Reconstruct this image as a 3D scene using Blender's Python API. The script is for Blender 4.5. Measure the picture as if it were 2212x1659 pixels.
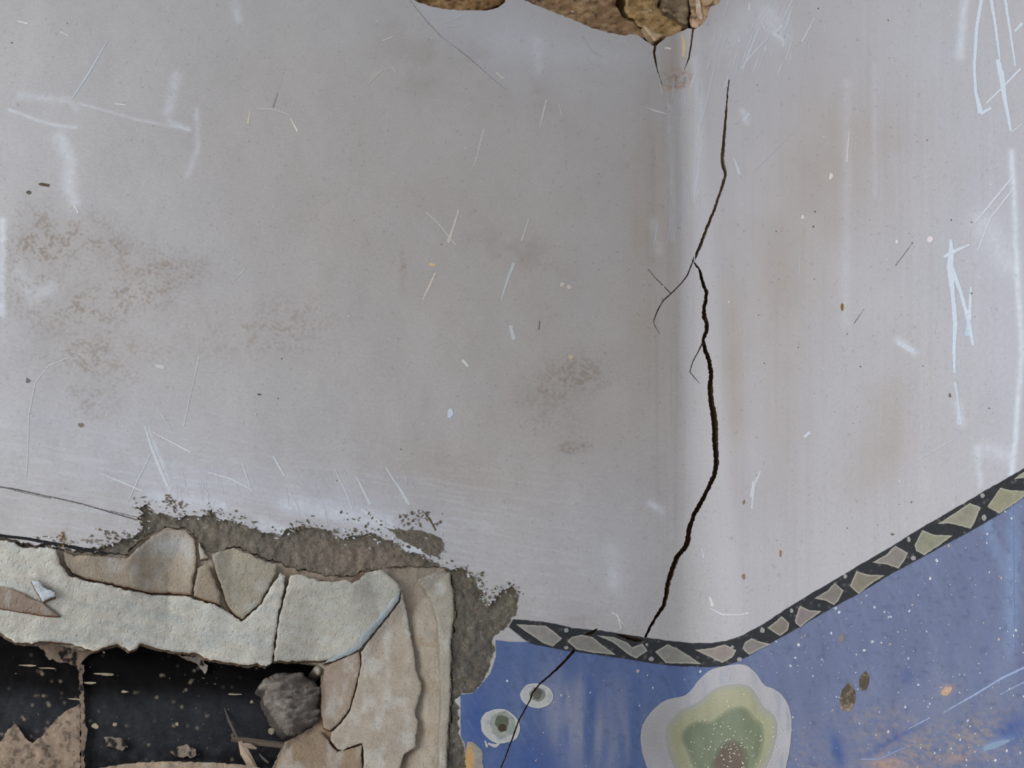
import bpy, math, random
import numpy as np
from mathutils import Vector, Matrix
from mathutils.geometry import delaunay_2d_cdt

random.seed(7)
RNG = np.random.default_rng(7)
for o in list(bpy.data.objects):
    bpy.data.objects.remove(o)
SC = bpy.context.scene
COL = SC.collection

# ------------------------------------------------------------------ camera
W, H, F = 2212.0, 1659.0, 1900.0
PITCH = math.radians(38.0)
CAM = np.array([0.0, 0.0, 1.60])
cd = bpy.data.cameras.new('camera')
cd.sensor_width = 36.0
cd.lens = 36.0 * F / W
cd.clip_start = 0.02
cam = bpy.data.objects.new('camera', cd)
COL.objects.link(cam)
cam.location = CAM
cam.rotation_euler = (math.pi / 2 + PITCH, 0, 0)
SC.camera = cam

# ------------------------------------------------------------------ light and exposure
SC.view_settings.view_transform = 'Standard'
SC.view_settings.look = 'None'
SC.view_settings.exposure = 0.36
SC.view_settings.gamma = 1.0
SC.view_settings.use_curve_mapping = False
wd = bpy.data.worlds.new('world')
SC.world = wd
wd.use_nodes = True
bg = wd.node_tree.nodes['Background']
bg.inputs['Color'].default_value = (0.89, 0.925, 1.0, 1)
bg.inputs['Strength'].default_value = 0.42


def area(name, loc, target, sx, sy, power, color):
    l = bpy.data.lights.new(name, 'AREA')
    l.shape = 'RECTANGLE'
    l.size, l.size_y = sx, sy
    l.energy = power
    l.color = color
    o = bpy.data.objects.new(name, l)
    COL.objects.link(o)
    o.location = loc
    d = Vector(target) - Vector(loc)
    o.rotation_euler = d.to_track_quat('-Z', 'Y').to_euler()
    return o


area('window_daylight', (-1.9, -0.75, 1.75), (0.35, 1.1, 2.2), 1.1, 1.5, 42, (0.97, 0.98, 1.0))

# ------------------------------------------------------------------ the corner of the room
FW = np.array([0, math.cos(PITCH), math.sin(PITCH)])
UP = np.array([0, -math.sin(PITCH), math.cos(PITCH)])
RT = np.array([1.0, 0, 0])
Z = np.array([0, 0, 1.0])
norm = lambda v: v / np.linalg.norm(v)


def ray(x, y):
    x = np.asarray(x, float)
    y = np.asarray(y, float)
    return (RT * ((x - W / 2) / F)[..., None] - UP * ((y - H / 2) / F)[..., None] + FW)


KP = (1553.0, 1409.0)                  # foot of the corner at the border
KT = (1497.0, 150.0)                   # the same edge higher up
r0, r1 = ray(*KP), ray(*KT)
K3 = CAM + norm(r0) * 1.30


def hdir(px):
    d = norm(np.cross(np.cross(ray(*px), r0), Z))
    return d


DL = hdir((0, 1156)); DL = DL if DL[0] < 0 else -DL
DR = hdir((2212, 1014)); DR = DR if DR[0] > 0 else -DR
nn = norm(np.cross(r0, r1))
C = norm(Z - nn * nn[2])               # the leaning line of the old corner
AL = norm(DL - C * (DL @ C))
AR = norm(DR - C * (DR @ C))
NL = norm(np.cross(AL, C)); NL = NL if NL @ (CAM - K3) > 0 else -NL
NR = norm(np.cross(AR, C)); NR = NR if NR @ (CAM - K3) > 0 else -NR
PHI = math.acos(AL @ AR)
BIS = norm(AL + AR)
E1, E2 = AL, norm(np.cross(C, AL))
to2 = lambda v: np.stack([v @ E1, v @ E2], -1)
O2 = to2(CAM - K3)


# ---- noise
_T = RNG.random((512, 512))


def vnoise(x, y, seed=0):
    x = np.asarray(x, float) + seed * 37.7
    y = np.asarray(y, float) + seed * 91.3
    xi, yi = np.floor(x).astype(int), np.floor(y).astype(int)
    fx, fy = x - xi, y - yi
    fx = fx * fx * (3 - 2 * fx)
    fy = fy * fy * (3 - 2 * fy)
    g = lambda a, b: _T[a & 511, b & 511]
    return (g(xi, yi) * (1 - fx) + g(xi + 1, yi) * fx) * (1 - fy) + (g(xi, yi + 1) * (1 - fx) + g(xi + 1, yi + 1) * fx) * fy


def fbm(x, y, seed=0, octv=4):
    s, a, t = 0, 0.5, 0
    for k in range(octv):
        s = s + a * vnoise(x * 2 ** k, y * 2 ** k, seed + k)
        t += a
        a *= 0.5
    return s / t


def undul(x, y):
    """slow unevenness of the hand-floated plaster, metres"""
    return (fbm(x / 330, y / 330, 3, 3) - 0.5) * 0.010 + (fbm(x / 70, y / 90, 5, 3) - 0.5) * 0.0012


def unproj(x, y, dep=0.0, wav=True):
    """points of the wall face seen at photo position x, y; dep = metres behind the face"""
    x = np.atleast_1d(np.asarray(x, float))
    y = np.atleast_1d(np.asarray(y, float))
    dep = np.broadcast_to(np.asarray(dep, float), x.shape)
    R = ray(x, y)
    D2 = to2(R)
    nl2, nr2 = to2(NL), to2(NR)
    al2, ar2 = to2(AL), to2(AR)
    yy = np.clip(y, -300, 2000)
    t = 0.045 + 0.022 * np.clip((yy - 300) / 1100, 0, 1)
    rad = t * math.tan(PHI / 2)
    cc = to2(BIS)[None, :] * (rad / math.sin(PHI / 2))[:, None]
    sl = (-dep - O2 @ nl2) / (D2 @ nl2)
    sr = (-dep - O2 @ nr2) / (D2 @ nr2)
    hl = O2 + D2 * sl[:, None]
    hr = O2 + D2 * sr[:, None]
    a_l, a_r = hl @ al2, hr @ ar2
    m = O2 - cc
    A = (D2 ** 2).sum(1)
    B = (m * D2).sum(1)
    Cc = (m ** 2).sum(1) - (rad + dep) ** 2
    sa = (-B + np.sqrt(np.maximum(B * B - A * Cc, 0))) / A
    ha = O2 + D2 * sa[:, None]
    na = (cc - ha) / np.maximum(np.linalg.norm(cc - ha, axis=1), 1e-9)[:, None]
    left = (sl > 0) & (a_l >= t)
    right = (sr > 0) & (a_r >= t) & ~left
    s = np.where(left, sl, np.where(right, sr, sa))
    P = CAM + R * s[:, None]
    Na = na @ np.stack([E1, E2])
    N = np.where(left[:, None], NL, np.where(right[:, None], NR, Na))
    th = np.arctan2((na @ (nl2 - (nl2 @ nr2) * nr2)), (na @ nr2))  # only for u inside the round
    u = np.where(left, -a_l, np.where(right, a_r, t * np.clip(1 - 2 * np.abs(th) / (math.pi - PHI), -1, 1)))
    v = (P - K3) @ C
    if wav:
        P = P + N * undul(x, y)[:, None]
    return P, N, np.stack([u, v, np.zeros_like(u)], 1)


# ------------------------------------------------------------------ 2D helpers (photo coordinates)
def inside(px, py, poly):
    poly = np.asarray(poly, float)
    res = np.zeros(len(px), bool)
    lo, hi = poly.min(0), poly.max(0)
    idx = np.where((px >= lo[0]) & (px <= hi[0]) & (py >= lo[1]) & (py <= hi[1]))[0]
    if not len(idx):
        return res
    x, y = px[idx], py[idx]
    r = np.zeros(len(idx), bool)
    x0, y0 = poly[-1]
    for x1, y1 in poly:
        if y0 != y1:
            c = ((y1 > y) != (y0 > y)) & (x < (x0 - x1) * (y - y1) / (y0 - y1) + x1)
            r ^= c
        x0, y0 = x1, y1
    res[idx] = r
    return res


def dist_line(px, py, line):
    line = np.asarray(line, float)
    best = np.full(len(px), 1e9)
    for (ax, ay), (bx, by) in zip(line[:-1], line[1:]):
        dx, dy = bx - ax, by - ay
        L = dx * dx + dy * dy + 1e-9
        t = np.clip(((px - ax) * dx + (py - ay) * dy) / L, 0, 1)
        best = np.minimum(best, np.hypot(px - ax - t * dx, py - ay - t * dy))
    return best


def dense(poly, sp, closed=True, jit=0.0, seed=1, freq=9.0):
    p = np.asarray(poly, float)
    if closed:
        p = np.vstack([p, p[:1]])
    out = []
    for a, b in zip(p[:-1], p[1:]):
        n = max(1, int(np.hypot(*(b - a)) / sp))
        for k in range(n):
            out.append(a + (b - a) * k / n)
    if not closed:
        out.append(p[-1])
    q = np.array(out)
    if jit:
        q[:, 0] += (fbm(q[:, 0] / freq, q[:, 1] / freq, seed, 3) - 0.5) * 2 * jit
        q[:, 1] += (fbm(q[:, 0] / freq, q[:, 1] / freq, seed + 11, 3) - 0.5) * 2 * jit
    return q


def smooth(poly, n=2, closed=True):
    p = np.asarray(poly, float)
    for _ in range(n):
        if closed:
            q = np.roll(p, -1, 0)
            p = np.stack([p * .75 + q * .25, p * .25 + q * .75], 1).reshape(-1, 2)
        else:
            q = np.stack([p[:-1] * .75 + p[1:] * .25, p[:-1] * .25 + p[1:] * .75], 1).reshape(-1, 2)
            p = np.vstack([p[:1], q, p[-1:]])
    return p


def ribbon(line, widths, jit=0.8, sp=5.0, seed=2):
    """outline of a crack or scratch of varying width along a polyline"""
    p = np.asarray(line, float)
    w = np.asarray(widths, float)
    if w.ndim == 0:
        w = np.full(len(p), float(w))
    if len(w) != len(p):
        w = np.interp(np.linspace(0, 1, len(p)), np.linspace(0, 1, len(w)), w)
    seg = np.r_[0, np.cumsum(np.hypot(*np.diff(p, axis=0).T))]
    n = max(2, int(seg[-1] / sp) + 1)
    s = np.linspace(0, seg[-1], n)
    q = np.stack([np.interp(s, seg, p[:, 0]), np.interp(s, seg, p[:, 1])], 1)
    ww = np.interp(s, seg, w) / 2
    d = np.gradient(q, axis=0)
    d /= np.hypot(d[:, 0], d[:, 1])[:, None] + 1e-9
    nrm = np.stack([-d[:, 1], d[:, 0]], 1)
    rg = np.random.default_rng(seed)
    a = q + nrm * (ww + (rg.random(n) - .5) * jit)[:, None]
    b = q - nrm * (ww + (rg.random(n) - .5) * jit)[:, None]
    return a, b


def lin(r, g, b):
    c = np.array([r, g, b], float) / 255
    return np.where(c <= 0.04045, c / 12.92, ((c + 0.055) / 1.055) ** 2.4)


# ------------------------------------------------------------------ materials
def coat(name, rough=0.75, grain=700.0, bump=0.25, dist=0.0008, streak=None, pits=0.0, mott=0.10, spec=0.3):
    """painted or plastered face: colour from the object's own colour layer, fine relief from noise"""
    m = bpy.data.materials.new(name)
    m.use_nodes = True
    nt = m.node_tree
    N, L = nt.nodes, nt.links
    b = N['Principled BSDF']
    b.inputs['Roughness'].default_value = rough
    b.inputs['Specular IOR Level'].default_value = spec
    at = N.new('ShaderNodeAttribute'); at.attribute_name = 'Col'
    uv = N.new('ShaderNodeAttribute'); uv.attribute_name = 'wuv'
    n1 = N.new('ShaderNodeTexNoise')
    n1.inputs['Scale'].default_value = grain
    n1.inputs['Detail'].default_value = 5
    n1.inputs['Roughness'].default_value = 0.65
    L.new(uv.outputs['Vector'], n1.inputs['Vector'])
    h = n1.outputs['Fac']
    if streak:
        mp = N.new('ShaderNodeMapping')
        mp.inputs['Scale'].default_value = streak
        L.new(uv.outputs['Vector'], mp.inputs['Vector'])
        n2 = N.new('ShaderNodeTexNoise')
        n2.inputs['Scale'].default_value = 1.0
        n2.inputs['Detail'].default_value = 4
        L.new(mp.outputs['Vector'], n2.inputs['Vector'])
        ad = N.new('ShaderNodeMath'); ad.operation = 'ADD'
        L.new(h, ad.inputs[0]); L.new(n2.outputs['Fac'], ad.inputs[1])
        h = ad.outputs[0]
    if pits:
        v = N.new('ShaderNodeTexNoise')
        v.inputs['Scale'].default_value = grain * 0.28
        v.inputs['Detail'].default_value = 3
        L.new(uv.outputs['Vector'], v.inputs['Vector'])
        mr = N.new('ShaderNodeMapRange')
        mr.inputs['From Min'].default_value = 0.30
        mr.inputs['From Max'].default_value = 0.45
        mr.inputs['To Min'].default_value = -pits
        mr.inputs['To Max'].default_value = 0
        L.new(v.outputs['Fac'], mr.inputs['Value'])
        a2 = N.new('ShaderNodeMath'); a2.operation = 'ADD'
        L.new(h, a2.inputs[0]); L.new(mr.outputs[0], a2.inputs[1])
        h = a2.outputs[0]
    bp = N.new('ShaderNodeBump')
    bp.inputs['Strength'].default_value = bump
    bp.inputs['Distance'].default_value = dist
    L.new(h, bp.inputs['Height'])
    L.new(bp.outputs['Normal'], b.inputs['Normal'])
    n3 = N.new('ShaderNodeTexNoise')
    n3.inputs['Scale'].default_value = grain * 0.5
    n3.inputs['Detail'].default_value = 6
    n3.inputs['Roughness'].default_value = 0.7
    L.new(uv.outputs['Vector'], n3.inputs['Vector'])
    mr = N.new('ShaderNodeMapRange')
    mr.inputs['From Min'].default_value = 0.25
    mr.inputs['From Max'].default_value = 0.75
    mr.inputs['To Min'].default_value = 1 - mott
    mr.inputs['To Max'].default_value = 1 + mott
    L.new(n3.outputs['Fac'], mr.inputs['Value'])
    mx = N.new('ShaderNodeVectorMath'); mx.operation = 'SCALE'
    L.new(at.outputs['Vector'], mx.inputs[0]); L.new(mr.outputs[0], mx.inputs['Scale'])
    L.new(mx.outputs['Vector'], b.inputs['Base Color'])
    return m


M_WL = coat('grey_limewash', 0.62, 420, 0.32, 0.0006, (14, 330, 1), mott=0.10)
M_WR = coat('grey_limewash_by_window', 0.55, 420, 0.16, 0.0005, (260, 12, 1), mott=0.08)
M_BLUE = coat('blue_distemper', 0.6, 500, 0.18, 0.0005, (30, 380, 1), mott=0.10)
M_BAND = coat('border_paint', 0.65, 800, 0.3, 0.0006, mott=0.16)
M_MORT = coat('grey_mortar', 0.95, 520, 0.9, 0.0022, pits=0.8, mott=0.35, spec=0.1)
M_PLAS = coat('old_lime_plaster', 0.9, 900, 0.8, 0.0014, pits=0.7, mott=0.22, spec=0.15)
M_BOARD = coat('sooted_board', 0.7, 420, 0.4, 0.0010, mott=0.35, spec=0.12)
M_STONE = coat('rubble_stone', 0.95, 420, 1.0, 0.0032, mott=0.35, spec=0.1)
M_CRACK = coat('crack_bed', 0.95, 400, 0.8, 0.002, mott=0.5, spec=0.0)
M_WOOD = coat('dry_wood', 0.85, 300, 0.5, 0.001, mott=0.2, spec=0.1)
M_CHALK = coat('scuffed_white', 0.8, 500, 0.2, 0.0004, mott=0.12, spec=0.1)


# ------------------------------------------------------------------ mesh building
def make(name, verts, faces, cols, wuv, mat, parent=None, smoothed=True, sharp_from=None):
    me = bpy.data.meshes.new(name)
    me.from_pydata(verts.tolist(), [], faces if isinstance(faces, list) else faces.tolist())
    a = me.attributes.new('Col', 'FLOAT_COLOR', 'POINT')
    a.data.foreach_set('color', np.c_[cols, np.ones(len(cols))].astype(np.float32).ravel())
    b = me.attributes.new('wuv', 'FLOAT_VECTOR', 'POINT')
    b.data.foreach_set('vector', wuv.astype(np.float32).ravel())
    if smoothed:
        me.polygons.foreach_set('use_smooth', np.ones(len(me.polygons), bool))
    me.materials.append(mat)
    me.update()
    o = bpy.data.objects.new(name, me)
    COL.objects.link(o)
    if parent is not None:
        o.parent = parent
    return o


def props(o, label=None, cat=None, kind=None, group=None):
    if label: o['label'] = label
    if cat: o['category'] = cat
    if kind: o['kind'] = kind
    if group: o['group'] = group
    return o


def thing(name, px, dep, label, cat, group=None):
    e = bpy.data.objects.new(name, None)
    COL.objects.link(e)
    e.empty_display_size = 0.02
    P, _, _ = unproj([px[0]], [px[1]], dep)
    e.location = P[0]
    e['_base'] = 1
    del e['_base']
    return props(e, label, cat, None, group)


def adopt(o, parent):
    o.parent = parent
    o.matrix_parent_inverse = Matrix.Translation(-parent.location)


def triangulate(outer, holes, sp, extra_lines=(), coarse=None):
    """outer, holes: point arrays. Returns pts (n,2), tris (m,3)"""
    pts, edges = [], []

    def add_loop(q, closed=True):
        i0 = len(pts)
        pts.extend(map(tuple, q))
        n = len(q)
        for k in range(n - (0 if closed else 1)):
            edges.append((i0 + k, i0 + (k + 1) % n))
    add_loop(outer)
    for h in holes:
        add_loop(h)
    for l in extra_lines:
        add_loop(l, False)
    lo, hi = np.min(outer, 0), np.max(outer, 0)
    if coarse is None:
        gx, gy = np.meshgrid(np.arange(lo[0] + sp / 2, hi[0], sp), np.arange(lo[1] + sp / 2, hi[1], sp * .87))
        gx = gx + (np.arange(gx.shape[0]) % 2)[:, None] * sp / 2
        g = np.stack([gx.ravel(), gy.ravel()], 1)
    else:
        g = coarse()
    g = g + (RNG.random(g.shape) - .5) * sp * 0.3
    g = g[inside(g[:, 0], g[:, 1], outer)]
    for h in holes:
        g = g[~inside(g[:, 0], g[:, 1], h)]
    pts.extend(map(tuple, g))
    V, _, Fc, *_ = delaunay_2d_cdt([Vector(p) for p in pts], edges, [], 0, 1e-4)
    V = np.array([(v[0], v[1]) for v in V])
    T = np.array([f for f in Fc if len(f) == 3])
    c = V[T].mean(1)
    ok = inside(c[:, 0], c[:, 1], outer)
    for h in holes:
        ok &= ~inside(c[:, 0], c[:, 1], h)
    return V, T[ok]


def rim_edges(T):
    e = np.vstack([T[:, [0, 1]], T[:, [1, 2]], T[:, [2, 0]]])
    key = np.sort(e, 1)
    k = key[:, 0].astype(np.int64) * 10_000_000 + key[:, 1]
    u, inv, cnt = np.unique(k, return_inverse=True, return_counts=True)
    return e[cnt[inv] == 1]


def build(name, V, T, dep, colfn, mat, parent=None, rim=0.0, rimcol=None, roll=0.0, wav=True, relief=None):
    """a skin over photo positions V lying dep behind the wall face, with its broken edge turned inwards by rim"""
    used = np.unique(T)
    mp = np.full(len(V), -1)
    mp[used] = np.arange(len(used))
    V, T = V[used], mp[T]
    d = dep(V[:, 0], V[:, 1]) if callable(dep) else np.full(len(V), float(dep))
    E = rim_edges(T) if rim else np.zeros((0, 2), int)
    if roll and len(E):
        bl = dist_near(V, np.unique(E), roll)
        d = d + (1 - bl) ** 2 * min(rim * .2, 0.0011)
    P, N, U = unproj(V[:, 0], V[:, 1], d, wav)
    if relief is not None:
        P = P + N * relief(V[:, 0], V[:, 1])[:, None]
    # orient towards the room
    a = np.cross(P[T[:, 1]] - P[T[:, 0]], P[T[:, 2]] - P[T[:, 0]])
    if np.sum((a * N[T[:, 0]]).sum(1)) < 0:
        T = T[:, ::-1]
        E = E[:, ::-1]
    cols = colfn(V[:, 0], V[:, 1]) if callable(colfn) else np.tile(np.asarray(colfn), (len(V), 1))
    faces = T.tolist()
    if len(E):
        b = np.unique(E)
        m2 = np.full(len(V), -1)
        m2[b] = np.arange(len(b))
        n0 = len(P)
        top = P[b]
        bot = P[b] - N[b] * rim
        rc = rimcol(V[b, 0], V[b, 1]) if callable(rimcol) else np.tile(np.asarray(rimcol if rimcol is not None else lin(120, 95, 70)), (len(b), 1))
        rc = rc * (0.7 + 0.6 * fbm(V[b, 0] / 14, V[b, 1] / 14, 9))[:, None]
        P = np.vstack([P, top, bot])
        U = np.vstack([U, U[b], U[b] + np.array([0, 0, rim])])
        cols = np.vstack([cols, rc, rc])
        nb = len(b)
        i, j = m2[E[:, 0]] + n0, m2[E[:, 1]] + n0
        faces += np.stack([i, i + nb, j + nb, j], 1).tolist()
    return make(name, P, faces, cols, U, mat, parent)


def dist_near(V, idx, roll):
    """0 at the outline, 1 from roll photo pixels inwards"""
    from mathutils.kdtree import KDTree
    kd = KDTree(len(idx))
    for k, i in enumerate(idx):
        kd.insert((V[i, 0], V[i, 1], 0), k)
    kd.balance()
    return np.array([min(1.0, kd.find((x, y, 0))[2] / roll) for x, y in V])


def patch(name, poly, sp, dep, colfn, mat, parent=None, holes=(), jit=0.0, freq=9.0, seed=1, rim=0.0, rimcol=None, roll=0.0,
          edge_sp=None, relief=None):
    out = dense(poly, edge_sp or sp, True, jit, seed, freq)
    V, T = triangulate(out, list(holes), sp)
    return build(name, V, T, dep, colfn, mat, parent, rim, rimcol, roll, relief=relief)


def strips(name, items, dep, mat, parent, jit=0.7):
    """many thin marks in one mesh: items = (line, widths, rgb)"""
    P, Fc, Cc, n = [], [], [], 0
    for k, (line, w, c) in enumerate(items):
        a, b = ribbon(line, w, jit, 4.0, 100 + k)
        m = len(a)
        P.append(np.vstack([a, b]))
        Fc += [[n + i, n + i + 1, n + m + i + 1, n + m + i] for i in range(m - 1)]
        Cc.append(np.tile(lin(*c), (2 * m, 1)))
        n += 2 * m
    V = np.vstack(P)
    X, N, U = unproj(V[:, 0], V[:, 1], dep)
    return make(name, X, orient(X, N, Fc), np.vstack(Cc), U, mat, parent, False)


def orient(X, N, Fc):
    out = []
    for f in Fc:
        a = np.cross(X[f[1]] - X[f[0]], X[f[2]] - X[f[0]])
        out.append(f if a @ N[f[0]] >= 0 else f[::-1])
    return out


def blobs(name, items, dep, mat, parent, n=9, jit=0.35):
    """small flecks in one mesh: items = (x, y, rx, ry, angle, rgb)"""
    P, Fc, Cc, q = [], [], [], 0
    for x, y, rx, ry, an, c in items:
        k = n if max(rx, ry) > 2.5 else 6
        t = np.arange(k) * 2 * math.pi / k
        r = 1 + (RNG.random(k) - .5) * 2 * jit
        u, v = np.cos(t) * rx * r, np.sin(t) * ry * r
        ca, sa = math.cos(an), math.sin(an)
        P.append(np.vstack([[x, y], np.stack([x + u * ca - v * sa, y + u * sa + v * ca], 1)]))
        Fc += [[q, q + 1 + i, q + 1 + (i + 1) % k] for i in range(k)]
        Cc.append(np.tile(lin(*c), (k + 1, 1)))
        q += k + 1
    V = np.vstack(P)
    X, N, U = unproj(V[:, 0], V[:, 1], dep)
    return make(name, X, orient(X, N, Fc), np.vstack(Cc), U, mat, parent, False)


def ell(cx, cy, rx, ry, an=0.0, n=28, jit=0.05, seed=0):
    rg = np.random.default_rng(seed)
    t = np.arange(n) * 2 * math.pi / n
    r = 1 + (rg.random(n) - .5) * 2 * jit
    u, v = np.cos(t) * rx * r, np.sin(t) * ry * r
    return np.stack([cx + u * math.cos(an) - v * math.sin(an), cy + u * math.sin(an) + v * math.cos(an)], 1)


def spot(x, y, cx, cy, rx, ry, an=0.0, p=2.0):
    dx, dy = x - cx, y - cy
    u = (dx * math.cos(an) + dy * math.sin(an)) / rx
    v = (-dx * math.sin(an) + dy * math.cos(an)) / ry
    return np.exp(-(u * u + v * v) ** (p / 2))


sstep = lambda e0, e1, x: (lambda t: t * t * (3 - 2 * t))(np.clip((x - e0) / (e1 - e0), 0, 1))

# ------------------------------------------------------------------ outlines traced on the walls
MORT_OUT = [(-960, 972), (-400, 1080), (-120, 1133), (0, 1156), (16, 1160), (54, 1169), (81, 1175), (117, 1178), (136, 1184), (217, 1186), (233, 1175), (271, 1161),
            (304, 1150), (306, 1134), (300, 1120), (309, 1104), (287, 1089), (317, 1091), (342, 1108), (380, 1115), (423, 1114), (452, 1112),
            (456, 1094), (467, 1113), (477, 1120), (510, 1123), (542, 1139), (575, 1150), (604, 1158), (622, 1146), (640, 1143), (680, 1142), (713, 1145),
            (738, 1168), (752, 1160), (767, 1153), (808, 1158), (848, 1167), (870, 1186), (916, 1202), (946, 1214), (976, 1226), (1011, 1232),
            (1027, 1245), (1040, 1268), (1046, 1290), (1052, 1302), (1062, 1308), (1070, 1292), (1079, 1278), (1090, 1271), (1104, 1270), (1114, 1275), (1122, 1291),
            (1119, 1316), (1109, 1342), (1094, 1356), (1076, 1360), (1069, 1375), (1069, 1416), (1057, 1451), (1035, 1478), (1022, 1494),
            (995, 1496), (991, 1510), (992, 1587), (1005, 1601), (1008, 1659), (1008, 1760), (1000, 2050), (-960, 2050)]
MORT_IN = [(-960, 986), (-400, 1092), (-120, 1143), (0, 1163), (30, 1170), (120, 1186), (217, 1194), (271, 1196), (293, 1177), (320, 1153), (361, 1138), (401, 1140),
           (423, 1158), (445, 1186), (461, 1191), (502, 1180), (529, 1188), (600, 1213), (640, 1226), (690, 1240), (760, 1246), (794, 1228), (821, 1226), (850, 1222), (900, 1222),
           (946, 1222), (973, 1231), (983, 1270), (986, 1320), (977, 1390), (978, 1500), (972, 1590), (968, 1659), (966, 1760), (960, 2050)]
DARK = [(-960, 1178), (-400, 1290), (-120, 1340), (0, 1369), (32, 1388), (70, 1391), (110, 1388), (150, 1396), (202, 1407), (228, 1398), (253, 1392), (269, 1400), (278, 1408), (294, 1401), (304, 1390),
        (316, 1392), (332, 1398), (380, 1409), (424, 1412), (440, 1422), (459, 1427), (506, 1433), (538, 1439), (557, 1433), (574, 1442),
        (579, 1428), (640, 1430), (688, 1434), (697, 1448), (694, 1480), (692, 1530), (676, 1570), (640, 1592), (615, 1602), (598, 1640), (590, 1659), (575, 1760), (540, 2050)]
HOLE_A = [(860, -140), (885, -6), (905, 6), (930, 15), (965, 22), (1010, 24), (1050, 24), (1075, 17), (1092, 4), (1110, -60), (1090, -140)]
HOLE_B = [(1100, -150), (1128, -4), (1150, 8), (1180, 18), (1215, 32), (1250, 45), (1262, 52), (1285, 60), (1310, 67), (1335, 73), (1352, 76), (1362, 72),
          (1380, 76), (1400, 90), (1412, 99), (1417, 100), (1424, 92), (1440, 80), (1462, 72), (1486, 62), (1500, 64), (1518, 52), (1528, 36), (1534, 16), (1552, 8),
          (1562, -6), (1580, -60), (1590, -150)]
HOLE_A, HOLE_B = [dense(h, 4, True, 2.2, s, 8) for h, s in ((HOLE_A, 4), (HOLE_B, 6))]
BAND_TOP = [(1109, 1338), (1121, 1338), (1172, 1344), (1213, 1352), (1235, 1358), (1289, 1362), (1330, 1368), (1393, 1378), (1440, 1384), (1488, 1389), (1525, 1390), (1551, 1388), (1580, 1382),
            (1608, 1371), (1650, 1348), (1711, 1309), (1827, 1241), (1971, 1155), (2120, 1068), (2212, 1014), (2560, 810)]
BAND_BOT = [(2560, 845), (2212, 1077), (2167, 1108), (2106, 1144), (2010, 1196), (1932, 1237), (1863, 1280), (1808, 1309), (1733, 1352), (1655, 1395),
            (1617, 1418), (1590, 1431), (1567, 1439), (1545, 1442), (1520, 1442), (1470, 1440), (1425, 1436), (1361, 1425), (1298, 1416), (1216, 1405), (1146, 1391), (1120, 1371), (1100, 1354)]

CRACKS = [  # line, widths
    ([(1576, 172), (1573, 200), (1570, 240), (1565, 300), (1562, 340), (1563, 355), (1569, 378), (1560, 410), (1545, 455), (1528, 495), (1512, 535), (1497, 567)],
     [2, 3, 5, 7, 9, 10, 7, 6, 6, 7, 8, 6]),
    ([(1496, 566), (1511, 582), (1518, 610), (1527, 632), (1526, 650), (1521, 670), (1522, 685), (1528, 700), (1527, 715), (1519, 735), (1523, 755), (1532, 780), (1536, 810), (1534, 840),
      (1535, 860), (1541, 890), (1545, 920), (1546, 960), (1548, 1000), (1543, 1030), (1537, 1040), (1518, 1080), (1500, 1110), (1489, 1140), (1485, 1170), (1478, 1185), (1462, 1203), (1452, 1230),
      (1443, 1255), (1438, 1285), (1432, 1310), (1415, 1335), (1403, 1355), (1391, 1382)],
     [3, 4, 6, 7, 7, 7, 9, 8, 8, 5, 8, 8, 8, 10, 10, 11, 12, 11, 9, 9, 8, 8, 8, 8, 11, 8, 9, 9, 9, 8, 8, 6, 5, 4]),
    ([(1495, 570), (1485, 595), (1472, 612), (1449, 635), (1432, 650), (1420, 672), (1412, 693), (1414, 702), (1425, 720)], [3.5, 3.5, 3, 3, 3.2, 3, 2.5, 1.5, 1.2]),
    ([(1392, 574), (1402, 584), (1415, 600), (1449, 634)], [0.8, 1.4, 1.8, 2.4]),
    ([(1518, 740), (1507, 762), (1497, 780), (1490, 803), (1500, 815), (1512, 829)], [4, 2.6, 2.2, 2, 2, 1]),
    ([(1241, 1404), (1222, 1426), (1200, 1448), (1165, 1478), (1150, 1497), (1145, 1512), (1130, 1540), (1119, 1560), (1112, 1580), (1105, 1600), (1092, 1635), (1082, 1659), (1070, 1700)],
     [7, 6, 5, 4, 4, 3.4, 3.2, 3.2, 4, 3.6, 3.4, 3.2, 2]),
    ([(1416, 96), (1413, 115), (1420, 150), (1431, 186)], [6, 5.5, 2.5, .8]),
    ([(1497, 60), (1493, 95), (1488, 125), (1478, 152)], [4, 3.5, 3, 1]),
    ([(1289, 1359), (1278, 1368), (1262, 1372)], [3, 9, 3]),
    ([(1330, 1371), (1352, 1377), (1372, 1383), (1390, 1384)], [2, 9, 9, 5]),
]
CR = []
for k, (l, w) in enumerate(CRACKS):
    w = np.asarray(w, float) * (1.15 if k == 1 else .9 if k == 0 else .82 if k in (2, 3, 4) else .9)
    a, b = ribbon(l, w, min(2.2, 0.25 * float(np.mean(w))), 4.0, 40 + k)
    CR.append(np.vstack([a, b[::-1]]))
CORNER_X = lambda y: KP[0] + (y - KP[1]) * (KT[0] - KP[0]) / (KT[1] - KP[1])

# ------------------------------------------------------------------ colours of the painted faces
BASE_L = lin(176, 173, 171)
BASE_R = lin(180, 178, 180)
BROWN = lin(132, 117, 100)
COOL = lin(186, 188, 197)
WHITE = lin(216, 222, 228)
PINK = lin(190, 176, 168)

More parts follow.
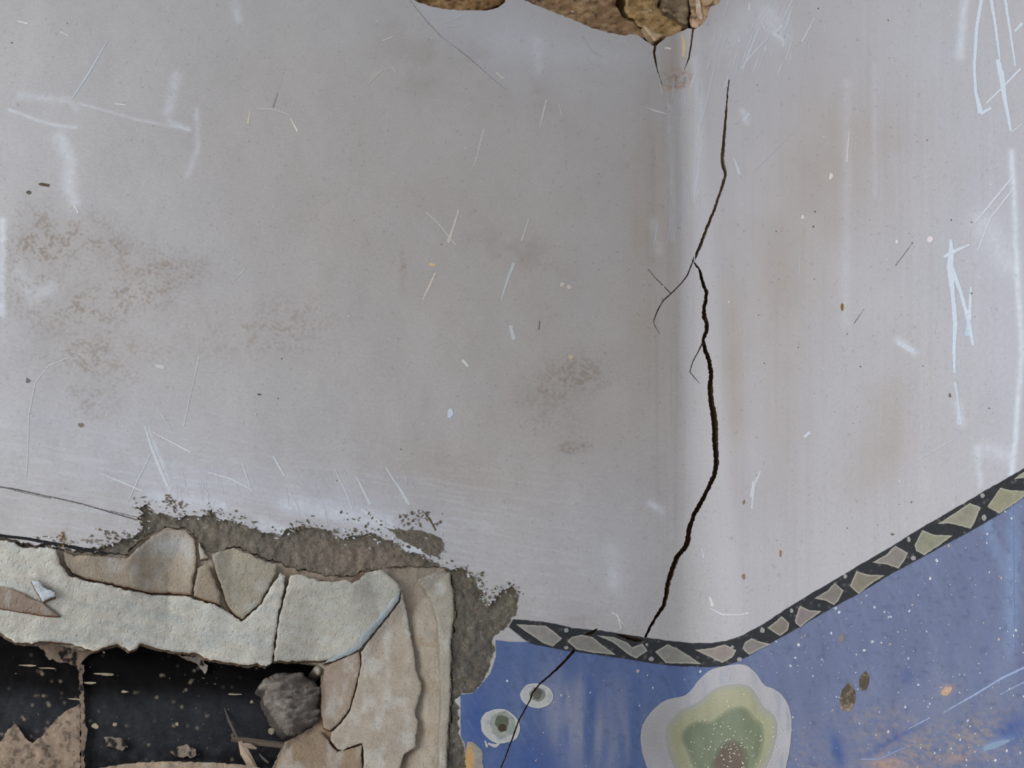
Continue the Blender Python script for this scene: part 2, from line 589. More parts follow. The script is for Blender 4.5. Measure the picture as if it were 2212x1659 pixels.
STAINS = [  # x, y, rx, ry, angle, amount, speckle size
    (60, 560, 70, 110, 0, .75, 9), (170, 520, 120, 60, .2, .7, 9), (250, 640, 200, 60, -.3, .75, 9), (330, 570, 120, 45, .2, .6, 8), (190, 770, 150, 60, .1, .6, 8),
    (200, 860, 60, 50, 0, .5, 8), (620, 700, 110, 60, -.2, .45, 9), (450, 720, 160, 80, 0, .25, 9), (870, 580, 8, 40, 0, .6, 9), (790, 520, 10, 20, 0, .5, 9),
    (1230, 820, 90, 55, -.3, .7, 8), (1180, 880, 90, 100, 0, .3, 9), (1240, 968, 40, 14, 0, .8, 6), (1090, 180, 160, 60, .7, .30, 40), (960, 140, 160, 110, .3, .25, 40), (1130, 540, 130, 40, .3, .3, 20),
    (420, 1115, 40, 12, 0, .3, 7), (130, 1165, 30, 16, 0, .6, 6), (1460, 170, 34, 22, 0, .85, 7), (1240, 1340, 90, 30, .1, .35, 30), (260, 1170, 60, 12, 0, .35, 6),
    (1350, 1365, 40, 14, .2, .45, 20),
]
WARM = [(1000, 520, 420, 360, 0, .30), (650, 300, 260, 260, 0, .12), (1400, 520, 45, 330, .03, .42), (1755, 420, 90, 320, 0.1, .42), (1900, 330, 110, 170, 0, .32), (1585, 800, 26, 240, -.03, .45),  # narrow strip right of the corner paints in a pinkish reflection
        (1680, 640, 60, 200, 0, .3), (1915, 900, 60, 160, .3, .35), (1200, 900, 240, 200, 0, .28), (950, 1010, 140, 60, .2, .3), (1900, 1000, 120, 70, -.6, .25), (1690, 1000, 60, 200, 0, .25)]
COOLS = [(60, 300, 120, 160, 0, .25), (170, 930, 330, 110, .1, .45), (480, 1060, 320, 70, .12, .55), (830, 1120, 200, 60, .3, .5), (1120, 80, 220, 60, .3, .45), (30, 740, 60, 70, 0, .35), (410, 560, 110, 60, 0, .25),
         (1300, 1180, 130, 140, 0, .35), (1500, 900, 25, 300, 0, .3), (2090, 500, 150, 420, 0, .35), (2180, 700, 70, 420, 0, .5), (1960, 120, 160, 150, 0, .25), (1640, 120, 100, 130, .3, .3),
         (1640, 1150, 100, 160, 0, .2), (1520, 400, 40, 200, 0, .2), (300, 420, 160, 60, 0, .1)]
SMEARS = [  # soft white rubs: line, width, amount
    ([(130, 300), (150, 345), (150, 400), (160, 440)], 22, .40), ([(45, 208), (150, 218), (165, 235)], 12, .25), ([(20, 238), (100, 268), (165, 278)], 5, .45), ([(170, 225), (300, 262), (410, 282)], 4, .35),
    ([(380, 168), (372, 210), (362, 245)], 16, .35), ([(424, 240), (427, 320), (405, 380)], 9, .30), ([(365, 265), (405, 280)], 8, .4), ([(320, 930), (350, 1000), (368, 1060)], 7, .4),
    ([(2085, 0), (2075, 120)], 14, .55), ([(2190, 330), (2196, 560), (2203, 760), (2195, 940), (2186, 1040)], 9, .75), ([(2120, 480), (2180, 570)], 40, .35), ([(2112, 970), (2122, 1050)], 10, .4), ([(2130, 970), (2180, 985)], 24, .35),
    ([(1830, 180), (1830, 700)], 14, .16), ([(1890, 140), (1892, 420)], 8, .16), ([(1447, 230), (1452, 520)], 9, .18), ([(1500, 130), (1512, 220), (1503, 420)], 12, .22), ([(1560, 90), (1640, 40)], 60, .25), ([(1660, 30), (1690, 80)], 30, .30),
    ([(620, 1090), (840, 1130)], 26, .5), ([(880, 1180), (930, 1195)], 12, .6), ([(560, 1130), (620, 1150)], 18, .5), ([(330, 1070), (480, 1090)], 18, .35),
    ([(1060, 85), (1400, 120)], 60, .12), ([(6, 480), (3, 680)], 12, .6), ([(40, 590), (70, 640), (110, 620)], 26, .3), ([(1940, 735), (1975, 760)], 12, .5), ([(1605, 240), (1615, 265)], 9, .45),
    ([(2068, 870), (2078, 915)], 12, .45), ([(1320, 1190), (1325, 1260)], 30, .3), ([(1405, 1088), (1428, 1104)], 12, .5), ([(1160, 90), (1165, 150)], 18, .25), ([(505, 10), (515, 45)], 14, .3), ([(1410, 480), (1420, 540)], 16, .2)]


def mixc(c, t, a):
    return c * (1 - a[:, None]) + t * a[:, None]


def wall_colour(x, y):
    right = sstep(-60, 60, x - CORNER_X(y))
    c = mixc(np.tile(BASE_L, (len(x), 1)), BASE_R, right)
    c = c * (0.95 + 0.10 * fbm(x / 160, y / 160, 21))[:, None]
    c = c * (0.97 + 0.06 * fbm(x / 16, y / (16 + 40 * right), 25))[:, None]
    for cx, cy, rx, ry, an, am in COOLS:
        c = mixc(c, COOL, am * spot(x, y, cx, cy, rx, ry, an) * (0.55 + 0.8 * fbm(x / 60, y / 40, 31)) * 0.8)
    for cx, cy, rx, ry, an, am in WARM:
        c = mixc(c, lin(158, 143, 126), 0.85 * am * spot(x, y, cx, cy, rx, ry, an) * (0.6 + 0.8 * fbm(x / 70, y / 70, 33)))
    for cx, cy, rx, ry, an, am, sz in STAINS:
        s = spot(x, y, cx, cy, rx, ry, an, 3)
        if sz < 12:
            n = vnoise(x / 4.6, y / 4.2, 41 + int(sz)) * .62 + fbm(x / 34, y / 26, 47 + int(sz), 3) * .55
            a = sstep(.56, .86, n)
        else:
            a = sstep(.42, .78, fbm(x / sz / 1.6, y / sz, 41 + int(sz), 5))
        c = mixc(c, BROWN, np.clip(am * s * a * 0.70 + am * s * 0.15, 0, 1))
    # long faint drips of dirt on the right face
    st = fbm(x / 7, y / 420, 51, 3)
    c = mixc(c, BROWN, right * 0.05 * sstep(.5, .8, st))
    c = mixc(c, WHITE, right * 0.06 * sstep(.5, .8, fbm(x / 9, y / 500, 57, 3)) * sstep(1500, 2200, x))
    near = spot(x, y, 1440, 600, 70, 700, 0, 4)
    c = mixc(c, BROWN, 0.14 * near * sstep(.45, .75, fbm(x / 8, y / 300, 61, 3)))
    # scuffs along the brushed lower left
    low = sstep(820, 1000, y - 0.1 * x) * sstep(1500, 1000, x)
    c = mixc(c, WHITE, 0.15 * low * sstep(.5, .75, fbm(x / 60, (y - .14 * x) / 5, 65, 3)))
    for line, w, am in SMEARS:
        L = np.array(line)
        bx = (x > L[:, 0].min() - 3 * w) & (x < L[:, 0].max() + 3 * w) & (y > L[:, 1].min() - 3 * w) & (y < L[:, 1].max() + 3 * w)
        i = np.where(bx)[0]
        if len(i):
            d = dist_line(x[i], y[i], L)
            a = am * np.exp(-(d / w * 1.4) ** 2) * (0.35 + 1.0 * fbm(x[i] / 9, y[i] / 9, 71, 3))
            c[i] = mixc(c[i], WHITE, np.clip(a, 0, 1))
    # cleaner skim beyond the old hairline at the top
    hl = np.interp(x, [885, 920, 955, 1010, 1060, 1100, 1200], [0, 45, 82, 120, 165, 195, 320])
    inn = sstep(-6, 6, hl - y) * (x > 885) * sstep(1250, 1050, x) * sstep(330, 150, y)
    c = mixc(c, COOL * 0.86, 0.2 * inn)
    rust = np.clip(spot(x, y, 1462, 172, 34, 24, -.2, 3) * sstep(.42, .62, fbm(x / 8, y / 8, 75, 4)), 0, 1) + .25 * spot(x, y, 1455, 130, 30, 50, 0, 4)
    c = mixc(c, lin(158, 124, 96), np.clip(.75 * rust, 0, 1))
    # dark specks
    sp = fbm(x / 5.5, y / 5.5, 77, 2)
    c = mixc(c, BROWN * 0.6, 0.3 * sstep(.80, .92, sp))
    return c


# ------------------------------------------------------------------ the two plastered walls
X0, X1, Y0, Y1 = -900.0, 2540.0, -240.0, 2000.0


def wall_grid():
    g = []
    sp = 3.3
    x, y = np.meshgrid(np.arange(-8, 2220, sp), np.arange(-8, 1668, sp * .9))
    x = x + (np.arange(x.shape[0]) % 2)[:, None] * sp / 2
    a = np.stack([x.ravel(), y.ravel()], 1)
    bt = np.interp(a[:, 0], [-10, 1060, 1100] + [p[0] for p in BAND_TOP[2:]], [3000, 3000, 1345] + [p[1] for p in BAND_TOP[2:]])
    low = a[:, 1] > bt + 14
    keep = ~low | (RNG.random(len(a)) < 0.16)
    g.append(a[keep])
    x, y = np.meshgrid(np.arange(X0 + 10, X1, 24), np.arange(Y0 + 10, Y1, 24))
    b = np.stack([x.ravel(), y.ravel()], 1)
    g.append(b[(b[:, 0] < -16) | (b[:, 0] > 2228) | (b[:, 1] < -16) | (b[:, 1] > 1676)])
    return np.vstack(g)


rect = dense([(X0, Y0), (X1, Y0), (X1, Y1), (X0, Y1)], 24)
opening = dense(dense(MORT_OUT, 6, True, 9.0, 12, 16), 3.3, True, 5.0, 13, 5)
opening[:, 0] = np.maximum(opening[:, 0], X0 - 50)
cor = dense([(CORNER_X(Y0), Y0), (CORNER_X(Y1), Y1)], 6, False)
HOLES = [opening, HOLE_A, HOLE_B] + CR
def wall_rim(x, y):
    c = np.tile(lin(84, 66, 48), (len(x), 1))
    c = mixc(c, lin(184, 140, 96), (y < 104) * 1.0)
    return mixc(c, lin(140, 136, 128), ((x < 1130) & (y > 1070)) * 1.0)


V, T = triangulate(rect, HOLES, 3.3, [cor], wall_grid)
cen = V[T].mean(1)
isl = cen[:, 0] < CORNER_X(cen[:, 1])
wl = build('wall_left', V, T[isl], 0.0, wall_colour, M_WL, None, 0.011, wall_rim)
wr = build('wall_right', V, T[~isl], 0.0, wall_colour, M_WR, None, 0.011, wall_rim)
props(wl, 'stained grey limewashed plaster wall to the left of the cracked corner', 'wall', 'structure')
props(wr, 'paler grey plaster wall on the window side of the cracked corner', 'wall', 'structure')

# masonry behind the plaster closes the holes and the cracks
x, y = np.meshgrid(np.arange(X0, X1 + 1, 20), np.arange(Y0, Y1 + 1, 20))
n = x.shape
idx = np.arange(x.size).reshape(n)
q = np.stack([idx[:-1, :-1], idx[:-1, 1:], idx[1:, 1:], idx[1:, :-1]], -1).reshape(-1, 4)
tri = np.vstack([q[:, [0, 1, 2]], q[:, [0, 2, 3]]])
VV = np.stack([x.ravel(), y.ravel()], 1).astype(float)
cc = VV[tri].mean(1)
core_hole = inside(cc[:, 0], cc[:, 1], np.array(MORT_OUT))
core = build('wall_core', VV, tri[~core_hole], lambda a, b: 0.075 + 0.02 * fbm(a / 60, b / 60, 5), lambda a, b: lin(92, 72, 50) * (0.5 + fbm(a / 25, b / 25, 8))[:, None], M_STONE, None, 0.3, lin(60, 50, 40))
props(core, 'rough brown masonry core behind the plaster of the corner', 'wall', 'structure')

# beds of the cracks, each a part of the wall it splits
for k, (l, w) in enumerate(CRACKS):
    w2 = np.asarray(w, float) * 1.2 + 4
    a, b = ribbon(l, w2, 0.5, 5, 60 + k)
    m = len(a)
    VV = np.vstack([a, b])
    d = 0.0055 if k == 0 else 0.0100 if np.mean(w) > 5 else 0.0035
    P, N, U = unproj(VV[:, 0], VV[:, 1], d)
    P = P + N * ((fbm(VV[:, 0] / 9, VV[:, 1] / 9, 4) - .5) * 0.004)[:, None]
    fc = orient(P, N, [[i, i + 1, m + i + 1, m + i] for i in range(m - 1)])
    col = (lin(112, 102, 86) if k in (0, 2) else lin(70, 58, 44)) * (0.3 + fbm(VV[:, 0] / 14, VV[:, 1] / 30, 14))[:, None]
    o = make('crack', P, fc, col, U, M_CRACK, wl if k not in (0,) else wr, False)

# ------------------------------------------------------------------ blue painted lower wall
def blue_colour(x, y):
    c = np.tile(lin(84, 103, 144), (len(x), 1))
    right = sstep(1450, 1700, x)
    c = mixc(c, lin(114, 120, 143), 0.75 * right)
    c = c * (0.90 + 0.2 * fbm(x / 30, y / 120, 81))[:, None]
    worn = fbm(x / 26, y / 170, 83, 5)
    am = 0.75 * spot(x, y, 1230, 1560, 90, 110, -.4) + 0.4 * spot(x, y, 1330, 1600, 70, 120) + 0.35 * spot(x, y, 1270, 1480, 70, 40) + .3 * spot(x, y, 2100, 1500, 160, 100)
    c = mixc(c, lin(140, 143, 158), np.clip(1.0 * am * sstep(.3, .7, worn), 0, 1))
    tan = 0.9 * spot(x, y, 2000, 1625, 190, 55, -.2) + .75 * spot(x, y, 1890, 1560, 90, 45, .3) + .6 * spot(x, y, 2150, 1590, 90, 60) + .4 * spot(x, y, 1740, 1620, 40, 60)
    c = mixc(c, lin(146, 136, 132), np.clip(.8 * tan * sstep(.36, .74, fbm((x + y) / 15, (y - .4 * x) / 6, 85, 4)), 0, 1))
    c = mixc(c, lin(184, 150, 124), np.clip(1.0 * spot(x, y, 1920, 1652, 40, 14) + spot(x, y, 2047, 1490, 14, 9, -.5) + .7 * spot(x, y, 2070, 1640, 30, 8), 0, 1) * (.4 + .6 * fbm(x / 8, y / 8, 87)))
    deep = 0.8 * spot(x, y, 1808, 1622, 12, 40, -.25) + .6 * spot(x, y, 1930, 1600, 60, 8, -.5) + .5 * spot(x, y, 1290, 1480, 30, 60, .2) + .6 * spot(x, y, 1150, 1640, 60, 60) + .8 * spot(x, y, 2190, 1580, 40, 30, -.6) + .7 * spot(x, y, 1030, 1550, 30, 60) + .4 * spot(x, y, 1960, 1460, 16, 20)
    c = mixc(c, lin(58, 84, 142), np.clip(deep, 0, 1))
    lt = .6 * spot(x, y, 2185, 1250, 16, 160, .05) + .5 * spot(x, y, 2140, 1150, 12, 90, -.3) + .6 * spot(x, y, 2155, 1608, 40, 9, -.4)
    c = mixc(c, lin(134, 158, 190), np.clip(lt, 0, 1) * (.3 + .9 * fbm(x / 12, y / 30, 89)))
    sc = fbm((x - .5 * y) / 8, (y + .5 * x) / 90, 91, 3)
    c = mixc(c, lin(140, 148, 170), 0.14 * sstep(.58, .8, sc))
    c = mixc(c, lin(62, 72, 100), 0.3 * sstep(.6, .8, fbm(x / 10, y / 10, 93)))
    return c


BLUE = [(1071, 1382), (1100, 1386)] + [(p[0], p[1] - 4) for p in BAND_BOT[::-1][2:]] + [(2560, 2000), (1012, 2000), (1012, 1659), (1004, 1604), (996, 1590), (995, 1500), (1022, 1497), (1037, 1482), (1060, 1454), (1072, 1418)]
bl = dense(BLUE, 4.5)
V, T = triangulate(bl, CR, 4.5)
cen = V[T].mean(1)
isl = cen[:, 0] < CORNER_X(cen[:, 1])
b1 = build('blue_paint', V, T[isl], -0.0004, blue_colour, M_BLUE, wl)
b2 = build('blue_paint', V, T[~isl], -0.0004, blue_colour, M_BLUE, wr)

# ------------------------------------------------------------------ painted border: black band with pale leaves
band = np.vstack([dense(BAND_TOP, 4, False, 1.2, 5, 10), dense(BAND_BOT, 4, False, 1.2, 6, 10)])


def band_colour(x, y):
    c = np.tile(lin(44, 45, 48), (len(x), 1)) * (0.75 + 0.5 * fbm(x / 9, y / 9, 95))[:, None]
    return mixc(c, lin(112, 110, 108), 0.6 * sstep(.66, .8, fbm(x / 6, y / 6, 97)))


V, T = triangulate(band, CR[5:], 5)
trim = build('trim_1', V, T, -0.0008, band_colour, M_BAND)
props(trim, 'black painted border band with pale leaves between grey plaster and blue paint', 'border', 'structure')
z6 = lambda L: [(950 + a / 3.16, 1250 + b / 3.16) for a, b in L]
z7 = lambda L: [(1600 + a / 3.614, 1000 + b / 3.614) for a, b in L]
LEAVES = [z6([(520, 310), (620, 318), (720, 325), (780, 370), (832, 412), (770, 466), (700, 440), (600, 370)]),
          z6([(868, 430), (900, 400), (960, 385), (1040, 400), (1100, 450), (1200, 520), (1050, 508), (930, 484)]),
          z6([(1070, 390), (1180, 400), (1280, 440), (1310, 470), (1380, 445), (1415, 495), (1340, 545), (1280, 512), (1180, 436)]),
          z6([(1468, 500), (1550, 450), (1620, 480), (1700, 530), (1785, 587), (1660, 582), (1540, 580)]),
          z6([(1740, 490), (1850, 478), (1950, 452), (2028, 490), (2000, 540), (1930, 578), (1850, 540)]),
          z7([(18, 1450), (40, 1400), (90, 1370), (160, 1400), (240, 1413), (150, 1455), (70, 1500)]),
          z7([(212, 1290), (290, 1230), (325, 1198), (384, 1250), (370, 1310), (310, 1352)]),
          z7([(428, 1230), (470, 1117), (540, 1150), (640, 1160), (560, 1215), (470, 1282), (435, 1255)]),
          z7([(585, 1060), (690, 1000), (745, 938), (813, 1000), (770, 1080), (737, 1112), (680, 1080)]),
          z7([(862, 960), (915, 848), (1000, 875), (1130, 880), (1050, 930), (990, 975), (932, 1028), (870, 975)]),
          z7([(1036, 780), (1140, 720), (1215, 648), (1313, 705), (1280, 770), (1235, 827), (1150, 795)]),
          z7([(1366, 650), (1430, 528), (1520, 565), (1665, 570), (1570, 640), (1442, 722), (1380, 690)]),
          z7([(1550, 480), (1680, 400), (1800, 318), (1884, 350), (1840, 460), (1805, 518), (1740, 500), (1640, 475)]),
          z7([(1938, 345), (2035, 198), (2110, 215), (2280, 225), (2150, 320), (2030, 398), (1960, 362)]),
          z7([(2140, 130), (2240, 60), (2420, -60), (2460, 10), (2400, 100), (2360, 130), (2212, 120)])]
LEAVES += [[(a + 640 / 3.614, b - 375 / 3.614) for a, b in l_] for l_ in LEAVES[-2:]]
for k, l in enumerate(LEAVES):
    tone = [(138, 134, 128), (130, 126, 118), (128, 128, 122), (134, 132, 124), (142, 132, 124), (126, 122, 116), (124, 118, 106), (130, 120, 118), (122, 118, 110), (128, 124, 108),
            (134, 128, 120), (136, 136, 116), (140, 138, 122), (142, 140, 118), (150, 148, 122)][min(k, 14)]
    cx, cy = np.mean(l, 0)

    def leaf_colour(x, y, tone=tone, l=l, k=k):
        c = np.tile(lin(*tone), (len(x), 1)) * (0.82 + 0.36 * fbm(x / 10, y / 10, 101 + k))[:, None]
        d = dist_line(x, y, np.vstack([l, l[:1]]))
        return mixc(c, lin(176, 172, 158), 0.75 * (1 - sstep(0.8, 3.6, d)))
    patch('leaf', l, 3.0, -0.0013, leaf_colour, M_BAND, trim, CR[8:] if k < 3 else (), 0.9, 6, k, 0.0004, lin(150, 146, 136))
DOTS = [(1222, 1363, 5, 5), (1222, 1400, 5, 4), (1406, 1424, 6, 5), (1599, 1425, 6, 5), (1396, 1393, 3, 3), (1583, 1398, 4, 3), (1829, 1246, 4, 5), (1966, 1166, 4, 6), (1975, 1206, 6, 5), (2129, 1119, 5, 7), (2126, 1072, 5, 5), (1545, 1427, 2, 2), (1712, 1320, 4, 5), (1648, 1362, 5, 6)]
for k, (x_, y_, rx, ry) in enumerate(DOTS):
    patch('dot', ell(x_, y_, rx, ry, 0, 12, .12, k), 3, -0.0013, lin(150, 148, 144), M_BAND, trim)

# ------------------------------------------------------------------ painted flower on the blue
fl = thing('painted_flower', (1550, 1700), 0.0, 'large painted flower with whitish lobes and green heart below the border at the corner', 'flower')
F1 = [(1535, 1446), (1510, 1468), (1490, 1495), (1475, 1505), (1450, 1508), (1425, 1519), (1406, 1538), (1390, 1560), (1382, 1585), (1385, 1623), (1393, 1646), (1402, 1670), (1425, 1720), (1480, 1770), (1560, 1790), (1640, 1765),
      (1682, 1710), (1697, 1659), (1706, 1617), (1711, 1569), (1706, 1530), (1690, 1501), (1667, 1485), (1650, 1482), (1638, 1459), (1622, 1442), (1603, 1434), (1574, 1438)]
F2 = [(1535, 1492), (1564, 1480), (1600, 1477), (1622, 1483), (1635, 1504), (1645, 1527), (1671, 1543), (1680, 1569), (1671, 1617), (1654, 1659), (1630, 1700), (1560, 1730), (1490, 1700), (1456, 1658), (1444, 1623), (1437, 1582), (1450, 1554), (1472, 1532), (1505, 1520), (1520, 1508)]
F3 = [(1570, 1532), (1599, 1522), (1618, 1532), (1626, 1551), (1643, 1558), (1651, 1588), (1645, 1624), (1632, 1659), (1600, 1690), (1540, 1695), (1494, 1658), (1485, 1623), (1472, 1604), (1472, 1582), (1488, 1562), (1513, 1554), (1535, 1560), (1551, 1545)]
F4 = [(1542, 1630), (1558, 1604), (1580, 1595), (1603, 1604), (1614, 1627), (1613, 1659), (1590, 1680), (1550, 1678), (1533, 1655)]
f1s, f2s, f3s, f4s = [smooth(f, 2) for f in (F1, F2, F3, F4)]


def soft(base, prev, poly, wid, seed, amp=.25):
    """flat paint whose brushed edge lets the coat beneath show"""
    def fn(x, y):
        c = np.tile(lin(*base), (len(x), 1)) * (1 - amp / 2 + amp * fbm(x / 12, y / 46, seed))[:, None]
        d = dist_line(x, y, np.vstack([poly, poly[:1]]))
        return mixc(c, lin(*prev), 0.85 * (1 - sstep(0, wid, d)))
    return fn


def petal_colour(x, y):
    c = np.tile(lin(172, 170, 172), (len(x), 1)) * (0.9 + .2 * fbm(x / 14, y / 60, 111))[:, None]
    c = mixc(c, lin(134, 140, 160), 0.5 * sstep(.45, .75, fbm(x / 12, y / 50, 113)) * (spot(x, y, 1580, 1468, 80, 26) + spot(x, y, 1690, 1580, 22, 90) + .3))
    c = mixc(c, lin(164, 160, 156), .7 * spot(x, y, 1420, 1580, 50, 80))
    d = dist_line(x, y, np.vstack([f1s, f1s[:1]]))
    return mixc(c, lin(176, 174, 172), 0.7 * (1 - sstep(0, 5, d)))


for nm, pl, sp, dp, cf in (('petal', f1s, 4, -.0009, petal_colour), ('petal_heart', f2s, 4, -.0011, soft((160, 159, 130), (156, 156, 150), f2s, 16, 115)),
                           ('petal_heart', f3s, 4, -.0013, soft((117, 125, 102), (146, 148, 120), f3s, 9, 117, .3)), ('flower_centre', f4s, 4, -.0015, soft((100, 90, 78), (110, 118, 96), f4s, 12, 119, .5))):
    o = patch(nm, pl, sp, dp, cf, M_BAND, None, (), .8, 8, 3)
    adopt(o, fl)
g = [(float(a), float(b), .8 + RNG.random() * 1.3, .8 + RNG.random(), 0, (206, 204, 180)) for a, b in zip(RNG.normal(1575, 55, 150), RNG.normal(1620, 45, 150))]
o = blobs('paint_fleck', g, -0.0019, M_CHALK, None)
o['kind'] = 'stuff'
adopt(o, fl)

# ------------------------------------------------------------------ painted ring dots
def ring(cx, cy, rx, ry, an, parts, label, holes):
    t = thing('painted_dot', (cx, cy), 0, label, 'painted dot', 'painted ring dots on the blue wall')
    e = smooth(ell(cx, cy, rx, ry, an, 16, .05, int(cx)), 1)

    def cf(x, y):
        c = np.tile(lin(184, 184, 178), (len(x), 1)) * (.86 + .28 * fbm(x / 9, y / 9, 121))[:, None]
        c = mixc(c, lin(140, 150, 170), .4 * sstep(.5, .75, fbm(x / 12, y / 12, 123)))
        return mixc(c, lin(204, 204, 196), .6 * (1 - sstep(0, 5, dist_line(x, y, np.vstack([e, e[:1]])))))
    adopt(patch('ring', e, 3, -.0009, cf, M_BAND, None, holes, .8, 7, 5, .0004, lin(170, 170, 165)), t)
    for q_, (x_, y_, a_, b_, col) in enumerate(parts):
        adopt(patch('pupil', ell(x_, y_, a_, b_, .2, 16, .12, q_ + int(cx)), 3, -.0012 - .0003 * q_, lambda x, y, col=col: np.tile(lin(*col), (len(x), 1)) * (.7 + .6 * fbm(x / 7, y / 7, 125))[:, None], M_BAND, None, holes, .8, 5, 7), t)
    return t


ring(1159, 1503, 35, 27, .15, [(1160, 1500, 16, 15, (128, 132, 124)), (1160, 1499, 9, 12, (92, 92, 84))], 'pale painted ring dot split by the dark crack, just under the border', CR[5:6])
ring(1081, 1569, 43, 37, .35, [(1086, 1566, 26, 28, (150, 156, 146)), (1084, 1561, 14, 17, (96, 102, 84)), (1085, 1572, 9, 9, (66, 56, 42))], 'pale painted ring dot with dark brown chipped pupil beside the mortar', CR[5:6])
t = thing('painted_dot', (1024, 1640), 0, 'half-lost orange and grey painted dot at the mortar edge', 'painted dot', 'painted ring dots on the blue wall')
OR = smooth([(1006, 1602), (1022, 1602), (1036, 1614), (1044, 1630), (1042, 1650), (1048, 1672), (1040, 1690), (1008, 1690)], 1)
adopt(patch('ring', OR, 3, -.001, lambda x, y: mixc(np.tile(lin(150, 146, 136), (len(x), 1)), lin(206, 158, 88), np.clip(1.2 * spot(x, y, 1012, 1632, 10, 22) + spot(x, y, 1016, 1662, 9, 16), 0, 1) * (.5 + .7 * fbm(x / 8, y / 8, 3))) * (.8 + .4 * fbm(x / 6, y / 6, 5))[:, None], M_BAND, None, (), 1.5, 6, 9, .0005, lin(170, 150, 110)), t)

# ------------------------------------------------------------------ flecks and scrapes
def on_plaster(l):
    q = dense(l, 4, False)
    return not any(inside(q[:, 0], q[:, 1], h).any() for h in (opening, HOLE_A, HOLE_B))


CW, CB, CG, CD = (206, 208, 212), (203, 212, 220), (198, 192, 182), (92, 84, 76)
SCL = [([(232, 90), (195, 155), (155, 215)], [2, 5, 3], (184, 188, 196)), ([(540, 240), (535, 268)], [3, 5], (196, 188, 170)), ([(552, 234), (590, 236), (622, 246), (634, 262)], [4, 4, 3, 2], (182, 180, 176)), ([(628, 255), (643, 283)], [3, 4], (212, 206, 194)),
       ([(1045, 278), (1030, 340), (1020, 368)], [4, 3, 1], (188, 186, 184)), ([(1180, 216), (1172, 250), (1165, 278)], [4, 4, 2], (190, 188, 186)), ([(1206, 225), (1213, 252)], [2, 3], (186, 186, 186)), ([(921, 458), (950, 485), (985, 530)], [3, 3, 3], (190, 186, 178)),
       ([(991, 452), (980, 490), (968, 524)], [3, 5, 8], (196, 190, 180)), ([(940, 590), (924, 625), (912, 650)], [3, 4, 2], (206, 196, 184)), ([(1143, 470), (1127, 520)], [3, 4], (184, 184, 182)), ([(1110, 568), (1096, 605), (1082, 650)], [7, 6, 2], (184, 188, 190)),
       ([(1072, 156), (1088, 169)], [3, 3], (204, 196, 188)), ([(795, 185), (806, 164), (828, 152)], [1, 12, 3], (178, 173, 168)), ([(846, 145), (855, 158)], [4, 6], (180, 176, 172)), ([(825, 90), (848, 80)], [4, 5], (182, 180, 178)),
       ([(1102, 704), (1110, 735)], [8, 8], (190, 194, 196)), ([(997, 780), (1010, 794)], [6, 5], (196, 198, 198)), ([(313, 920), (325, 960), (345, 1010), (362, 1050)], [3, 6, 7, 7], (186, 190, 198)), ([(330, 932), (372, 955), (412, 976)], [2, 3, 3], (192, 194, 200)),
       ([(325, 980), (293, 1045), (275, 1085)], [3, 3, 2], (182, 186, 192)), ([(340, 882), (372, 930)], [2, 1.5], (182, 184, 186)), ([(430, 770), (412, 850), (396, 920)], [3, 2, 4], (176, 178, 184)), ([(165, 766), (105, 790), (75, 830), (62, 900), (60, 980), (56, 1028)], [1, 2, 2, 2, 2, 2], (184, 186, 190)),
       ([(220, 1024), (262, 1040), (310, 1060)], [2, 4, 2], (190, 192, 198)), ([(450, 1020), (500, 1035), (545, 1060)], [3, 4, 3], (186, 190, 196)), ([(523, 1000), (540, 1055)], [3, 4], (180, 184, 192)), ([(590, 985), (614, 1028)], [5, 4], (182, 186, 194)), ([(722, 1010), (750, 1070), (760, 1100)], [2, 3, 4], (184, 188, 196)),
       ([(834, 1010), (865, 1056), (885, 1090)], [3, 5, 7], (184, 188, 196)), ([(770, 1030), (800, 1090)], [3, 7], (184, 188, 198)), ([(780, 1100), (830, 1135)], [5, 9], (190, 194, 202)), ([(1395, 232), (1415, 240), (1440, 247)], [1, 4, 2], (196, 194, 196)), ([(1422, 160), (1430, 205)], [1, 3], (190, 188, 188)),
       ([(1420, 480), (1412, 540)], [3, 2], (180, 182, 182)), ([(1400, 582), (1380, 560)], [2, 1], (170, 165, 160)), ([(505, 605), (520, 590), (532, 578)], [1, 3, 1], (182, 182, 180)), ([(888, 1094), (850, 1150), (838, 1160)], [1, 1, 1], (180, 180, 180)), ([(160, 445), (169, 463)], [2, 3], (222, 222, 222)),
       ([(38, 46), (60, 52)], [3, 4], (204, 202, 198)), ([(130, 71), (148, 80)], [3, 3], (200, 198, 194)), ([(248, 227), (272, 229)], [3, 2], (206, 206, 206)), ([(880, 1170), (918, 1200)], [9, 6], (198, 200, 206)), ([(1320, 1320), (1345, 1350)], [1, 2], (196, 194, 196)), ([(1318, 1325), (1332, 1330), (1340, 1360), (1325, 1362)], [2, 3, 2, 1], (198, 196, 196)),
       ([(953, 52), (990, 36), (1015, 30)], [2, 3, 2], (180, 182, 184)), ([(960, 60), (1000, 55)], [2, 2], (176, 178, 180)), ([(1258, 75), (1280, 110), (1300, 120)], [1, 5, 2], (170, 172, 176))]
